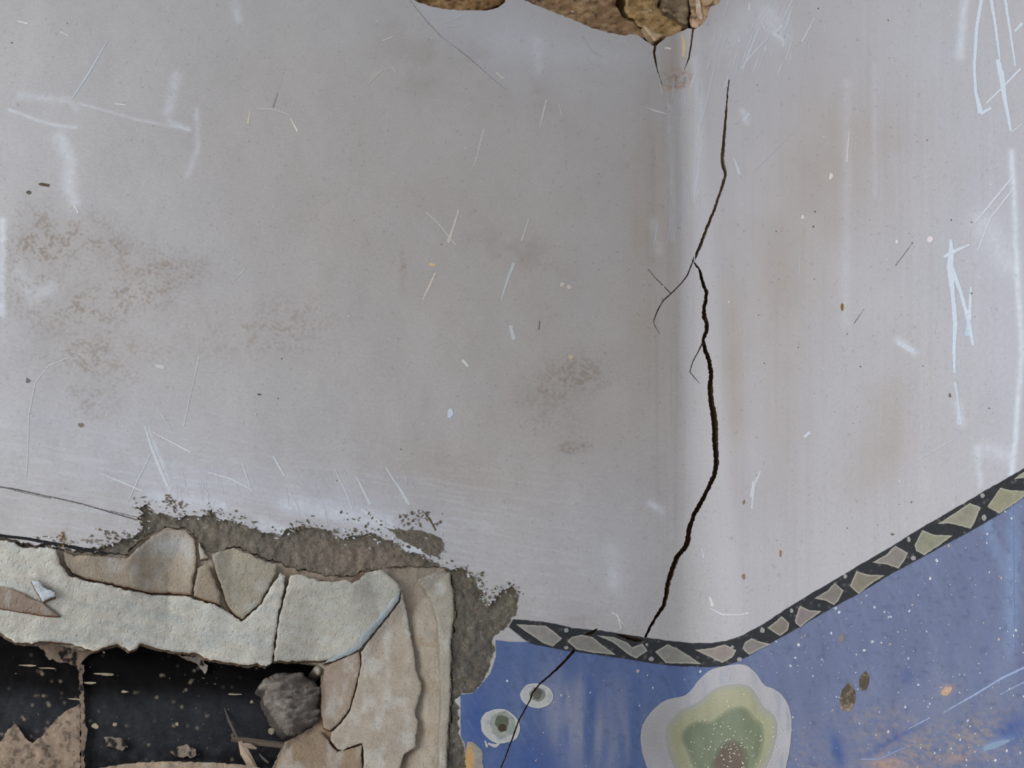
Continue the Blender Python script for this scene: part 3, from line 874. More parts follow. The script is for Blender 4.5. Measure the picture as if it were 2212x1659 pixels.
SCD = [([(885, 0), (920, 45), (955, 82), (985, 102), (1010, 120), (1040, 146), (1060, 165), (1092, 192)], [1.4, 1.3, .8, 1.2, 1.4, 1.3, .8, .4], (140, 135, 130)), ([(0, 1053), (30, 1057), (60, 1063), (110, 1074), (180, 1089), (240, 1106), (300, 1122)], [2, 3, 2, 2.4, 2, 3, 2], (96, 90, 88)),
       ([(30, 1060), (110, 1077)], [1.2, 1.2], (110, 104, 102)), ([(235, 1102), (300, 1116)], [1, 1.5], (100, 94, 92)), ([(0, 1157), (60, 1164), (117, 1175), (180, 1186), (232, 1195)], [6, 6, 7, 8, 5], (36, 36, 38)),
       ([(913, 1101), (930, 1120), (943, 1144)], [1, 4, 3], (96, 86, 62)), ([(1166, 693), (1164, 712)], [1, 2], (96, 92, 88)), ([(600, 200), (590, 232)], [1, 3], (140, 138, 138))]
for _ in range(46):                       # scores left by the trowel low on the left face
    x_, y_ = RNG.uniform(330, 940), RNG.uniform(1000, 1120)
    L_ = RNG.uniform(12, 50)
    SCL.append(([(x_, y_), (x_ + RNG.uniform(.1, .6) * L_, y_ + L_)], [.8, RNG.uniform(1.4, 3.2), .8], (182, 185, 194)))
for _ in range(40):
    x_, y_ = RNG.uniform(0, 1300), RNG.uniform(20, 1000)
    L_ = RNG.uniform(6, 26)
    a_ = RNG.uniform(0, 3.1)
    SCL.append(([(x_, y_), (x_ + L_ * math.cos(a_), y_ + L_ * math.sin(a_))], [.7, 1.8, .7], (180, 180, 180)))
SCL = [q for q in SCL if on_plaster(q[0])]
for k, (l, w, c) in enumerate(SCL + SCD):
    if k < len(SCL):
        c = tuple(min(216, v + 4 + (10 if l[0][1] > 760 else 0)) for v in c[:2]) + (min(216, c[2] + 1 + (6 if l[0][1] > 760 else 0)),)
    strips('dark_line' if k >= len(SCL) else 'scratch', [(l, w, c)], -0.00025, M_CHALK, wl, 1.0)
SCR = [([(2122, 0), (2112, 60), (2107, 140), (2110, 200), (2122, 246)], [8, 7, 7, 6, 12], CB), ([(2122, 248), (2144, 234)], [6, 6], CB), ([(2134, 224), (2170, 190), (2208, 150)], [4, 4, 5], CB), ([(2143, 0), (2152, 50), (2160, 110), (2163, 130)], [8, 6, 5, 3], CB), ([(2158, 130), (2166, 160), (2174, 215), (2188, 285)], [9, 13, 9, 5], CB),
       ([(2174, 0), (2186, 70), (2196, 145)], [6, 5, 4], CB), ([(2196, 70), (2212, 52)], [4, 7], CB), ([(2195, 380), (2150, 430), (2106, 480)], [3, 4, 3], CW), ([(2190, 410), (2140, 470), (2112, 540)], [3, 3, 3], CW), ([(2053, 517), (2055, 545), (2052, 575), (2058, 640), (2062, 700), (2060, 760), (2062, 805)], [5, 12, 14, 9, 9, 7, 5], CB),
       ([(2038, 555), (2056, 545), (2094, 528)], [6, 8, 3], CB), ([(2056, 580), (2075, 630), (2090, 690), (2100, 745)], [11, 7, 9, 5], CB), ([(2097, 620), (2092, 690)], [3, 9], CB), ([(2090, 690), (2088, 725)], [8, 10], (186, 200, 214)), ([(2062, 825), (2070, 870), (2074, 918)], [6, 4, 12], (196, 202, 210)), ([(2212, 270), (2190, 288)], [2, 2], CW),
       ([(1575, 0), (1562, 38)], [6, 3], (186, 184, 186)), ([(1665, 5), (1640, 40), (1655, 65)], [2, 4, 3], (194, 196, 200)), ([(1712, 0), (1690, 46)], [4, 3], (190, 192, 196)), ([(1760, 38), (1732, 90)], [2, 4], (194, 196, 198)), ([(1690, 55), (1670, 72), (1692, 85), (1692, 100)], [6, 8, 5, 3], (196, 200, 206)), ([(1640, 60), (1620, 110), (1605, 148)], [4, 6, 3], (190, 194, 200)), ([(1660, 80), (1625, 118), (1600, 150)], [3, 4, 3], (192, 196, 200)),
       ([(1620, 8), (1617, 22)], [3, 4], (208, 210, 212)), ([(1597, 80), (1596, 92)], [4, 5], (196, 200, 206)), ([(1600, 100), (1590, 160), (1585, 175)], [2, 3, 1], (186, 188, 194)), ([(1547, 130), (1530, 210), (1512, 280), (1500, 380)], [3, 4, 2, 2], (184, 186, 192)), ([(1505, 130), (1508, 190), (1505, 260)], [2, 3, 2], (182, 184, 190)), ([(1580, 150), (1565, 190)], [2, 4], (190, 192, 198)),
       ([(1587, 342), (1600, 378)], [3, 6], (196, 198, 204)), ([(1607, 262), (1620, 245)], [8, 7], (192, 196, 204)), ([(1836, 284), (1832, 320), (1830, 350)], [2, 3, 4], (208, 196, 192)), ([(1716, 286), (1630, 372)], [1, 1], (176, 178, 182)), ([(1503, 405), (1500, 440)], [2, 3], (188, 190, 194)), ([(1478, 420), (1468, 470)], [3, 1], (182, 184, 190)),
       ([(1644, 1018), (1630, 1050), (1628, 1100)], [4, 6, 4], (196, 198, 202)), ([(1628, 1040), (1624, 1075)], [3, 3], (200, 202, 206)), ([(1533, 1290), (1540, 1310)], [4, 8], (212, 206, 202)), ([(1535, 1315), (1562, 1328), (1600, 1328), (1618, 1324)], [2, 3, 2, 4], (206, 206, 208)), ([(1516, 1185), (1520, 1205)], [2, 4], (196, 198, 204)),
       ([(1940, 740), (1975, 760)], [10, 10], (198, 202, 208)), ([(1738, 945), (1752, 934)], [5, 7], (204, 206, 214)), ([(1935, 1025), (2060, 950), (2080, 930)], [1, 2, 1], (192, 194, 198)), ([(2040, 1540), (2100, 1504), (2165, 1462), (2230, 1430)], [2, 4, 5, 5], (150, 164, 194)), ([(2160, 1500), (2230, 1462)], [2, 4], (146, 160, 190)), ([(1966, 1575), (2012, 1551)], [2, 3], (150, 162, 188)),
       ([(1860, 1640), (1900, 1640), (1960, 1615)], [3, 3, 2], (138, 150, 182)), ([(2130, 1620), (2150, 1612), (2185, 1600)], [8, 14, 6], (132, 152, 174)), ([(2189, 1090), (2188, 1200), (2186, 1400)], [4, 4, 3], (116, 134, 170))]
for _ in range(34):                       # dragged scuffs under the larger hole
    x_, y_ = RNG.uniform(1500, 1720), RNG.uniform(0, 150)
    L_ = RNG.uniform(14, 60)
    SCR.append(([(x_, y_), (x_ - .18 * L_, y_ + .5 * L_), (x_ - .34 * L_, y_ + L_)], [1, RNG.uniform(1.6, 4), 1], random.choice([(190, 192, 198), (184, 186, 190), (198, 200, 204), (200, 196, 192)])))
for _ in range(22):                       # wisps down the hollow of the corner
    x_, y_ = RNG.uniform(1440, 1530), RNG.uniform(120, 520)
    L_ = RNG.uniform(30, 130)
    SCR.append(([(x_, y_), (x_ - .03 * L_, y_ + .5 * L_), (x_ - .10 * L_, y_ + L_)], [.6, RNG.uniform(1.2, 2.4), .6], (184, 185, 190)))
for _ in range(26):
    x_, y_ = RNG.uniform(1700, 2200), RNG.uniform(30, 1000)
    L_ = RNG.uniform(10, 40)
    SCR.append(([(x_, y_), (x_ + RNG.uniform(-.2, .1) * L_, y_ + L_)], [.7, 1.6, .6], (196, 198, 204)))
SCRD = [([(1970, 524), (1934, 574)], [.6, 1.6], (120, 112, 104)), ([(1868, 668), (1846, 700)], [.6, 1.4], (124, 116, 108))]
SCR = [q for q in SCR if on_plaster(q[0])]
for k, (l, w, c) in enumerate(SCR + SCRD):
    strips('dark_line' if k >= len(SCR) else 'scratch', [(l, w, c)], -0.0006 if l[0][1] > 1080 and l[0][0] > 1800 else -0.00025, M_CHALK, wr, 1.0)
# small chips
fl_l, fl_r, sp_b = [], [], []
for k in range(150):
    x_, y_ = RNG.uniform(5, 1440), RNG.uniform(5, 1120)
    r_ = .9 + 1.6 * RNG.random() ** 3
    fl_l.append((x_, y_, r_, r_ * .8, RNG.uniform(0, 3), (198, 196, 192) if RNG.random() < .8 else (104, 94, 84)))
for x_, y_, a_, b_, c_ in ((973, 893, 7, 9, (200, 206, 218)), (934, 572, 7, 4, (206, 186, 150)), (1233, 771, 6, 6, (196, 184, 158)), (95, 400, 13, 3.5, (92, 82, 68)), (62, 418, 5, 4, (98, 90, 82)), (1214, 614, 4, 6, (206, 196, 184)), (1230, 620, 6, 4, (206, 196, 184)), (560, 852, 4, 2, (80, 76, 72)), (345, 792, 11, 5, (194, 194, 192)), (60, 823, 5, 5, (112, 110, 112)), (175, 918, 8, 5, (128, 116, 108))):
    fl_l.append((x_, y_, a_, b_, .2, c_))
for k in range(120):
    x_, y_ = RNG.uniform(1560, 2200), RNG.uniform(5, 1350)
    if y_ < np.interp(x_, [1560, 1650, 2212], [1360, 1330, 1000]):
        r_ = .8 + 1.5 * RNG.random() ** 3
        fl_r.append((x_, y_, r_ * .8, r_, RNG.uniform(0, 3), (216, 216, 216) if RNG.random() < .5 else (104, 94, 86)))
for x_, y_, a_, b_, c_ in ((1821, 663, 4, 9, (128, 100, 62)), (1795, 380, 4, 7, (220, 206, 200)), (1735, 470, 3, 5, (214, 208, 200)), (2008, 517, 6, 7, (220, 212, 214)), (1936, 522, 3, 5, (220, 214, 208)), (1930, 1155, 4, 3, (116, 108, 96)), (1689, 1196, 3, 7, (146, 116, 96)), (1608, 1246, 4, 7, (140, 116, 88)), (1609, 1086, 3, 5, (128, 116, 104)), (2051, 854, 3, 4, (110, 100, 90))):
    fl_r.append((x_, y_, a_, b_, .15, c_))
for nm, it, par, dp in (('plaster_fleck', fl_l, wl, -.0003), ('plaster_fleck', fl_r, wr, -.0003)):
    o = blobs(nm, it, dp, M_CHALK, par)
    o['kind'] = 'stuff'
bluepoly = np.array(BLUE)
for k in range(620):
    x_, y_ = RNG.uniform(1040, 2212), RNG.uniform(1090, 1659)
    if RNG.random() < .45:
        x_ = RNG.uniform(1600, 2212)
    if inside(np.array([x_]), np.array([y_ - 6]), bluepoly)[0] and not inside(np.array([x_]), np.array([y_]), f1s)[0]:
        r_ = .8 + 2.4 * RNG.random() ** 4
        sp_b.append((x_, y_, r_, r_ * RNG.uniform(.8, 1.6), RNG.uniform(-.5, .5), random.choice([(196, 202, 214), (206, 206, 206), (184, 186, 196), (190, 172, 156)])))
o = blobs('paint_fleck', sp_b, -.0007, M_CHALK, wr)
o['kind'] = 'stuff'
for x_, y_, a_, b_, an in ((1831, 1508, 16, 31, .15), (1867, 1472, 10, 21, .2)):
    def cf(x, y):
        return mixc(np.tile(lin(84, 74, 60), (len(x), 1)), lin(158, 140, 124), np.clip(sstep(.5, .75, fbm(x / 5, y / 5, 131)) * .7 + .6 * sstep(1515, 1540, y) + 0 * x, 0, 1))
    patch('chip', ell(x_, y_, a_, b_, an, 22, .09, int(x_)), 3, -.0007, cf, M_BAND, wr)
patch('chip', ell(1818, 1379, 7, 9, .3, 12, .2, 5), 3, -.0007, lin(130, 124, 118), M_BAND, wr)
patch('chip', ell(2046, 1493, 13, 8, -.5, 14, .2, 6), 3, -.0007, lin(190, 158, 132), M_BAND, wr)
strips('scratch', [([(1048, 1600), (1052, 1614)], [3, 5], (190, 186, 186)), ([(1054, 1606), (1070, 1612), (1078, 1606)], [4, 8, 4], (190, 184, 184))], -.0008, M_CHALK, wl)

# ------------------------------------------------------------------ broken plaster round the opening
sur = thing('plaster_surround', (780, 1700), 0.05, 'broken lime plaster lintel and jamb around the dark boarded recess', 'plaster')
DEEP = 0.085
mo_line = np.array(MORT_IN)
dk_line = np.array([(-960, 1180), (-400, 1292), (-120, 1341), (0, 1370), (110, 1388), (250, 1398), (420, 1412), (540, 1432), (610, 1432), (670, 1432), (700, 1452), (700, 1500), (692, 1545), (672, 1580), (630, 1608), (602, 1640), (590, 1665), (575, 1760), (540, 2050)])


def sdepth(x, y):
    a, b = dist_line(x, y, mo_line), dist_line(x, y, dk_line)
    s = a / (a + b + 1e-6)
    return 0.002 + (DEEP - 0.002) * s ** 1.1


def plaster_colour(x, y):
    c = np.tile(lin(166, 156, 140), (len(x), 1))
    c = c * (.86 + .28 * fbm(x / 26, y / 26, 141))[:, None]
    c = mixc(c, lin(152, 130, 106), .55 * sstep(.45, .7, fbm(x / 40, y / 22, 143)))
    c = mixc(c, lin(160, 134, 118), .6 * spot(x, y, 730, 1240, 90, 26))
    c = mixc(c, lin(146, 124, 102), np.clip(.8 * spot(x, y, 690, 1620, 100, 50) + .7 * spot(x, y, 730, 1560, 40, 40), 0, 1))
    return c


base_poly = np.vstack([dense(MORT_IN, 5, False), dense(DARK[::-1], 4, False, 2.5, 21, 7)])
base_poly = base_poly[(base_poly[:, 0] > -890)]
rough = lambda amp, s, seed: (lambda x, y: (fbm(x / s, y / s, seed, 4) - .5) * amp)
o = patch('scratch_coat', base_poly, 4.5, lambda x, y: sdepth(x, y) + .004, plaster_colour, M_PLAS, None, rim=.008, rimcol=lin(150, 142, 126), relief=rough(.007, 30, 145))
adopt(o, sur)

PALE, TAN, GREEN, PINKP = (200, 197, 185), (164, 152, 134), (186, 183, 171), (146, 132, 118)


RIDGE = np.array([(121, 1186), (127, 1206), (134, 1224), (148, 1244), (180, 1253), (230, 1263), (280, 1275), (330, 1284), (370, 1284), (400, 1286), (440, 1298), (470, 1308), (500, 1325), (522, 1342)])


def slab_colour(base, edge, poly, seed, brown=.2, name=''):
    def fn(x, y):
        c = np.tile(lin(*base), (len(x), 1)) * (.86 + .28 * fbm(x / 22, y / 16, seed))[:, None]
        run = (x / 90, (y - .14 * x) / 12) if name.startswith('lintel') else (x / 22, y / 40)
        c = mixc(c, lin(200, 203, 200), .30 * sstep(.5, .75, fbm(run[0], run[1], seed + 3)))
        c = mixc(c, lin(150, 168, 172), .22 * sstep(.5, .75, fbm(run[0] * 1.3, run[1] * .8, seed + 4)) * name.startswith('lintel'))
        c = mixc(c, lin(140, 124, 104), brown * sstep(.5, .78, fbm(x / 14, y / 14, seed + 5)))
        c = mixc(c, lin(176, 182, 186), .5 * spot(x, y, 370, 1175, 55, 26) * (name == 'plaster_facet'))
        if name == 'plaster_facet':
            c = mixc(c, lin(132, 98, 70), np.clip(1.1 * (1 - sstep(1, 11, dist_line(x, y, RIDGE))) * (.3 + fbm(x / 12, y / 12, seed + 6)), 0, 1))  # brown shadow above the lintel skin's edge, painted into the facet colour
        d = dist_line(x, y, np.vstack([poly, poly[:1]]))
        return mixc(c, lin(*edge), .4 * (1 - sstep(0, 4, d)) * sstep(.3, .6, fbm(x / 20, y / 20, seed + 8)))
    return fn


def slab(name, poly, thick, base, edge, seed, jit=3.0, lift=0.0, tilt=(0, 0), rimcol=(122, 98, 74), amp=.004, brown=.2, label=None):
    poly = np.asarray(poly, float)
    cx, cy = poly.mean(0)
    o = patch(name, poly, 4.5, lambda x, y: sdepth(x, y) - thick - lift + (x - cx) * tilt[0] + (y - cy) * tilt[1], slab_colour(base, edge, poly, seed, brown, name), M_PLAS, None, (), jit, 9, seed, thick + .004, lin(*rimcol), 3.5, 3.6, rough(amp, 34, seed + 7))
    adopt(o, sur)
    if label:
        o['label'] = label
    return o


# the long pale lintel skin
LINT = [(-880, 1003), (-320, 1108), (-120, 1146), (0, 1166), (30, 1172), (42, 1182), (80, 1183), (108, 1184), (121, 1186), (127, 1206), (134, 1224), (148, 1244), (180, 1253), (230, 1263), (280, 1275), (330, 1284), (370, 1284), (400, 1286), (440, 1298), (470, 1308),
        (500, 1325), (522, 1342), (545, 1322), (566, 1302), (592, 1258), (606, 1238), (618, 1243), (610, 1290), (600, 1335), (592, 1390), (586, 1432), (574, 1440), (557, 1432), (538, 1438), (506, 1432), (459, 1426), (440, 1421), (424, 1411),
        (380, 1408), (332, 1397), (316, 1391), (304, 1389), (294, 1400), (278, 1407), (269, 1399), (253, 1391), (228, 1397), (202, 1406), (150, 1390), (110, 1384), (70, 1388), (32, 1386), (0, 1366), (-120, 1338), (-320, 1300), (-880, 1189)]
slab('lintel_skin', LINT, .0045, PALE, (150, 128, 104), 151, 3.0, label='long pale lime skin along the underside of the lintel')
# recessed facets of brown undercoat above it
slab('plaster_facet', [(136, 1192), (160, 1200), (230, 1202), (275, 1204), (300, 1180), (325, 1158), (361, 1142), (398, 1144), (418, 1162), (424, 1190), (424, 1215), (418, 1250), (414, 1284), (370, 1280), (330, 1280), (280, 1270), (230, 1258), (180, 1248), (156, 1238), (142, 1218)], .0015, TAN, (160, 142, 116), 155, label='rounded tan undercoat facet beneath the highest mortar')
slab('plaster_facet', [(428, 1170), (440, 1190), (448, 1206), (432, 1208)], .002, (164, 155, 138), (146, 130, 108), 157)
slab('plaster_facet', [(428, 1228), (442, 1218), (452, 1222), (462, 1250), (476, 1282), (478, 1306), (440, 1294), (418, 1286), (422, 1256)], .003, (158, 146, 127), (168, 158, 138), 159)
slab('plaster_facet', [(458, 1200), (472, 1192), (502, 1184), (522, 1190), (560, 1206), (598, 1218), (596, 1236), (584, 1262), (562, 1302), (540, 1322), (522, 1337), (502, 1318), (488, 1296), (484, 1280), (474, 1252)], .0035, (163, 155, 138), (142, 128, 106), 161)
# right-hand slab of the lintel
slab('lintel_slab', [(628, 1242), (650, 1241), (664, 1246), (690, 1254), (720, 1256), (750, 1252), (762, 1258), (776, 1250), (800, 1233), (822, 1230), (842, 1246), (860, 1262), (866, 1272), (858, 1290), (842, 1308), (818, 1342), (790, 1370), (772, 1396), (746, 1412), (720, 1422), (690, 1429), (640, 1428), (592, 1428), (596, 1392), (604, 1336), (614, 1290), (622, 1264)], .0055, GREEN, (160, 160, 146), 163, 3.0, label='pale greenish lime slab at the right end of the lintel')
# bluish bead along its lower right edge
BEAD = [(866, 1274), (862, 1296), (846, 1318), (820, 1350), (796, 1380), (776, 1402), (750, 1416), (722, 1428), (700, 1433), (712, 1424), (744, 1408), (768, 1392), (786, 1366), (814, 1338), (840, 1304), (856, 1284)]
slab('lime_bead', BEAD, .0062, (150, 160, 162), (176, 186, 188), 165, 1.5, amp=.003, brown=.1, label='bluish bead of lime on the slab edge')
# jamb
slab('jamb_slab', [(868, 1276), (874, 1300), (884, 1350), (893, 1400), (898, 1450), (911, 1478), (908, 1500), (896, 1540), (903, 1560), (899, 1586), (900, 1612), (872, 1630), (858, 1680), (850, 1760), (850, 1980), (780, 1980), (780, 1760), (784, 1690), (786, 1640), (782, 1606), (764, 1610), (740, 1620), (728, 1618), (714, 1600), (716, 1582), (738, 1562), (758, 1532), (771, 1482), (781, 1432), (780, 1408), (798, 1384), (824, 1350), (850, 1318), (864, 1298)],
     .0040, (160, 150, 136), (172, 163, 146), 167, 2.0, label='upright tan jamb slab beside the recess')
slab('jamb_slab', [(700, 1446), (716, 1434), (746, 1420), (776, 1406), (779, 1434), (768, 1482), (755, 1530), (736, 1558), (712, 1578), (700, 1572), (694, 1540), (695, 1484)], .004, PINKP, (150, 128, 108), 169, 1.5, label='recessed pinkish inner face of the jamb')
slab('jamb_slab', [(905, 1250), (940, 1236), (972, 1238), (980, 1275), (982, 1320), (974, 1392), (974, 1500), (968, 1590), (962, 1700), (960, 1980), (944, 1980), (946, 1700), (950, 1590), (954, 1500), (950, 1420), (946, 1340), (930, 1290)], .003, (156, 150, 137), (130, 122, 106), 171, 2.0, rimcol=(146, 138, 124))
slab('plaster_foot', [(618, 1602), (650, 1594), (690, 1578), (712, 1606), (730, 1624), (766, 1616), (780, 1612), (782, 1660), (776, 1760), (770, 1980), (560, 1980), (580, 1760), (600, 1640)], .005, (142, 124, 104), (120, 102, 80), 175, 2.5, label='brownish plaster foot under the rounded lump')
# upper left break with a white lime scab
slab('plaster_chip', [(66, 1254), (84, 1256), (98, 1270), (118, 1278), (120, 1288), (102, 1294), (92, 1300), (84, 1284)], .012, (196, 204, 212), (180, 186, 190), 177, 1.5, amp=.003, label='whitish lime scab on the lintel')
slab('plaster_chip', [(-200, 1225), (-40, 1262), (0, 1266), (40, 1276), (66, 1292), (90, 1302), (110, 1316), (130, 1332), (100, 1330), (50, 1322), (0, 1314), (-40, 1306), (-200, 1270)], .008, (150, 133, 118), (120, 82, 62), 179, 2.0, rimcol=(120, 74, 54), label='brown scaling layer on the lintel')

# mortar skirt between plaster and paint
mo = np.vstack([dense(dense(MORT_OUT[:-3] + [(1008, 1760)], 6, False, 9.0, 12, 16), 3.3, False, 5.0, 13, 5), dense(MORT_IN[:-1][::-1], 4, False, 7.0, 24, 9)])
mo = mo[mo[:, 0] > -890]


def mortar_colour(x, y):
    c = np.tile(lin(112, 106, 94), (len(x), 1)) * (.65 + .7 * fbm(x / 13, y / 13, 181))[:, None]
    c = mixc(c, lin(134, 122, 108), np.clip(.9 * spot(x, y, 780, 1205, 150, 38, .1) + .5 * spot(x, y, 480, 1160, 60, 20, .4), 0, 1))
    c = mixc(c, lin(122, 116, 100), .9 * spot(x, y, 1098, 1315, 22, 40, .2))
    c = mixc(c, lin(98, 95, 92), .6 * sstep(1330, 1400, y) * sstep(.4, .6, fbm(x / 12, y / 12, 183)))
    c = mixc(c, lin(164, 158, 148), .45 * sstep(.66, .8, fbm(x / 6, y / 8, 185)))
    return c


o = patch('mortar', mo, 3.6, .0035, mortar_colour, M_MORT, None, (), 0, rim=.02, rimcol=lin(96, 86, 72), relief=rough(.006, 14, 187))
adopt(o, sur)
o['label'] = 'dark grey rough mortar skirt between painted wall and plaster'
# smears of mortar over the paint
SM = [[(838, 1141), (862, 1143), (890, 1144), (915, 1146), (950, 1158), (960, 1172), (958, 1190), (945, 1200), (918, 1194), (905, 1180), (880, 1172), (857, 1158)]]
for s_ in SM:
    adopt(patch('mortar_smear', s_, 3.5, -.001, mortar_colour, M_MORT, None, (), 4, 6, 31, .002, lin(110, 104, 92), relief=rough(.003, 9, 189)), sur)
it = []
out = np.array(MORT_OUT[6:54])
for k in range(520):
    i = RNG.integers(0, len(out) - 1)
    p_ = out[i] + (out[i + 1] - out[i]) * RNG.random()
    it.append((p_[0] + RNG.normal(0, 8), p_[1] + RNG.normal(-4, 8), 1 + 5 * RNG.random() ** 2, .8 + 2 * RNG.random() ** 2, RNG.uniform(-.2, 1.1), random.choice([(104, 96, 78), (92, 84, 68), (124, 114, 96), (200, 202, 206), (206, 208, 212)])))
for k in range(90):
    it.append((RNG.uniform(720, 960), RNG.uniform(1105, 1185), 1 + 4 * RNG.random() ** 2, 1 + 3 * RNG.random() ** 2, RNG.uniform(0, 1), random.choice([(112, 100, 80), (100, 92, 76), (204, 206, 212)])))
for cx_, cy_, rx_, ry_, n_, c_ in ((366, 1078, 8, 14, 26, (112, 102, 80)), (388, 1088, 14, 8, 22, (126, 114, 92)), (134, 1162, 8, 13, 24, (130, 104, 74)), (245, 1152, 30, 6, 26, (120, 110, 94)), (200, 1168, 40, 7, 30, (140, 130, 116)), (895, 1120, 40, 22, 40, (110, 100, 82)), (1030, 1285, 14, 24, 30, (108, 100, 88))):
    for _ in range(n_):
        it.append((RNG.normal(cx_, rx_ * .6), RNG.normal(cy_, ry_ * .6), 1 + 3.4 * RNG.random() ** 2, 1 + 2.4 * RNG.random() ** 2, RNG.uniform(0, 3), tuple(int(v * RNG.uniform(.85, 1.1)) for v in c_)))
o = blobs('mortar_fleck', it, -.0006, M_MORT, wl)
o['kind'] = 'stuff'

# ------------------------------------------------------------------ sooted boards at the back of the recess
bd = thing('black_boarding', (300, 1700), .13, 'black sooted boards at the back of the recess under the lintel', 'boarding')


def board_colour(x, y):
    c = np.tile(lin(10, 9, 10), (len(x), 1)) * (.5 + .9 * fbm(x / 60, y / 8, 191))[:, None]
    slate = sstep(1470, 1540, y + 40 * (fbm(x / 60, y / 40, 193) - .5)) * (1 - .6 * spot(x, y, 150, 1500, 50, 30))  # slate grey tone over the lower boards, with a ragged upper edge
    c = mixc(c, lin(50, 51, 54), slate * (.5 + .6 * fbm(x / 14, y / 14, 195)))
    c = mixc(c, lin(20, 20, 22), .8 * sstep(1600, 1650, y) * sstep(.4, .6, fbm(x / 18, y / 14, 197)) * (x > 190))
    c = mixc(c, lin(150, 136, 120), .8 * sstep(.76, .84, fbm(x / 9, y / 6, 199)) * (1 - .7 * (y < 1440)))
    return c


bdep = lambda x, y: .128 + 0 * x
for a_, b_ in ((-890, 175.2), (176.8, 760)):
    p_ = [(a_, 1150 if a_ < 0 else 1330), (b_, 1330), (b_, 2000), (a_, 2000)]
    adopt(patch('board', p_, 6, bdep, board_colour, M_BOARD, None, rim=.02, rimcol=lin(16, 15, 15), relief=rough(.003, 40, 201)), bd)
back = patch('backing', [(-900, 1080), (860, 1200), (860, 2010), (-900, 2010)], 20, .165, lin(12, 11, 11), M_BOARD)
adopt(back, bd)
z4 = lambda L: [(a / 3.16, 1300 + b / 3.16) for a, b in L]
FLK = [([(-100, 1560), (0, 1604), (19, 1575), (35, 1563), (41, 1574), (54, 1594), (70, 1604), (89, 1594), (104, 1572), (127, 1547), (142, 1536), (160, 1528), (172, 1522), (173, 1600), (173, 1760), (-100, 1760)], (150, 132, 114), 'large buff paint remnant low on the boarding'),
       ([(82, 1392), (100, 1389), (127, 1389), (160, 1392), (190, 1395), (202, 1407), (188, 1418), (177, 1427), (171, 1437), (150, 1432), (127, 1428), (104, 1423), (95, 1407)], (140, 122, 104), None),
       ([(386, 1415), (408, 1417), (433, 1418), (440, 1428), (449, 1436), (446, 1452), (442, 1453), (432, 1440), (420, 1428), (400, 1420)], (156, 146, 136), None),
       ([(226, 1594), (244, 1590), (262, 1594), (270, 1602), (276, 1616), (262, 1622), (246, 1614), (232, 1610)], (128, 118, 108), None),
       ([(370, 1624), (384, 1612), (404, 1608), (422, 1618), (424, 1630), (400, 1638), (380, 1634)], (136, 124, 112), None),
       ([(168, 1432), (180, 1436), (180, 1480), (184, 1545), (188, 1585), (184, 1620), (186, 1700), (174, 1700), (174, 1524), (172, 1480)], (130, 114, 98), None)]
for k, (p_, c_, lb) in enumerate(FLK):
    def cf(x, y, c_=c_, k=k):
        c = np.tile(lin(*c_), (len(x), 1)) * (.75 + .5 * fbm(x / 9, y / 30, 203 + k))[:, None]
        return mixc(c, lin(40, 36, 34), np.clip(1.1 * sstep(.56, .66, fbm(x / 10, y / 12, 213 + k)) * (.5 if k == 0 else .9), 0, 1))
    o = patch('paint_remnant', p_, 3.5, .1225, cf, M_BOARD, None, (), 3 if k == 0 else 5, 6 if k == 0 else 9, 41 + k, .003, lin(120, 104, 90), relief=rough(.003, 40, 201))
    adopt(o, bd)
    if lb: o['label'] = lb
it = []
for k in range(90):
    it.append((RNG.uniform(0, 600), RNG.uniform(1440, 1655), .8 + 3 * RNG.random() ** 3, .8 + 1.5 * RNG.random() ** 2, RNG.uniform(-.4, .4), random.choice([(120, 112, 98), (96, 90, 84), (66, 63, 61)])))
for x_, y_, a_, b_ in ((225, 1456, 20, 3), (195, 1475, 13, 3), (60, 1437, 20, 2), (100, 1443, 22, 1.6), (160, 1510, 14, 2), (205, 1568, 8, 7), (248, 1565, 5, 4), (382, 1564, 4, 4), (585, 1580, 8, 6), (543, 1516, 4, 4), (270, 1494, 7, 3), (224, 1409, 3, 3), (505, 1500, 18, 2)):
    it.append((x_, y_, a_, b_, .05, (160, 148, 124)))
o = blobs('paint_fleck', it, .1215, M_BOARD, None)
o['kind'] = 'stuff'
adopt(o, bd)
# pale ledge at the foot of the boards
ld = patch('plaster_ledge', [(225, 1658), (262, 1652), (300, 1647), (380, 1645), (450, 1647), (520, 1652), (570, 1660), (590, 1760), (585, 1980), (-880, 1980), (-880, 1720), (-300, 1700), (120, 1676)], 5, .075, slab_colour((172, 152, 130), (130, 112, 94), np.array([(225, 1658), (590, 1658)]), 221), M_PLAS, None, (), 2, 8, 51, .05, lin(120, 104, 86), 8, relief=rough(.006, 24, 223))
props(ld, 'low buff plaster ledge in front of the black boards', 'ledge')

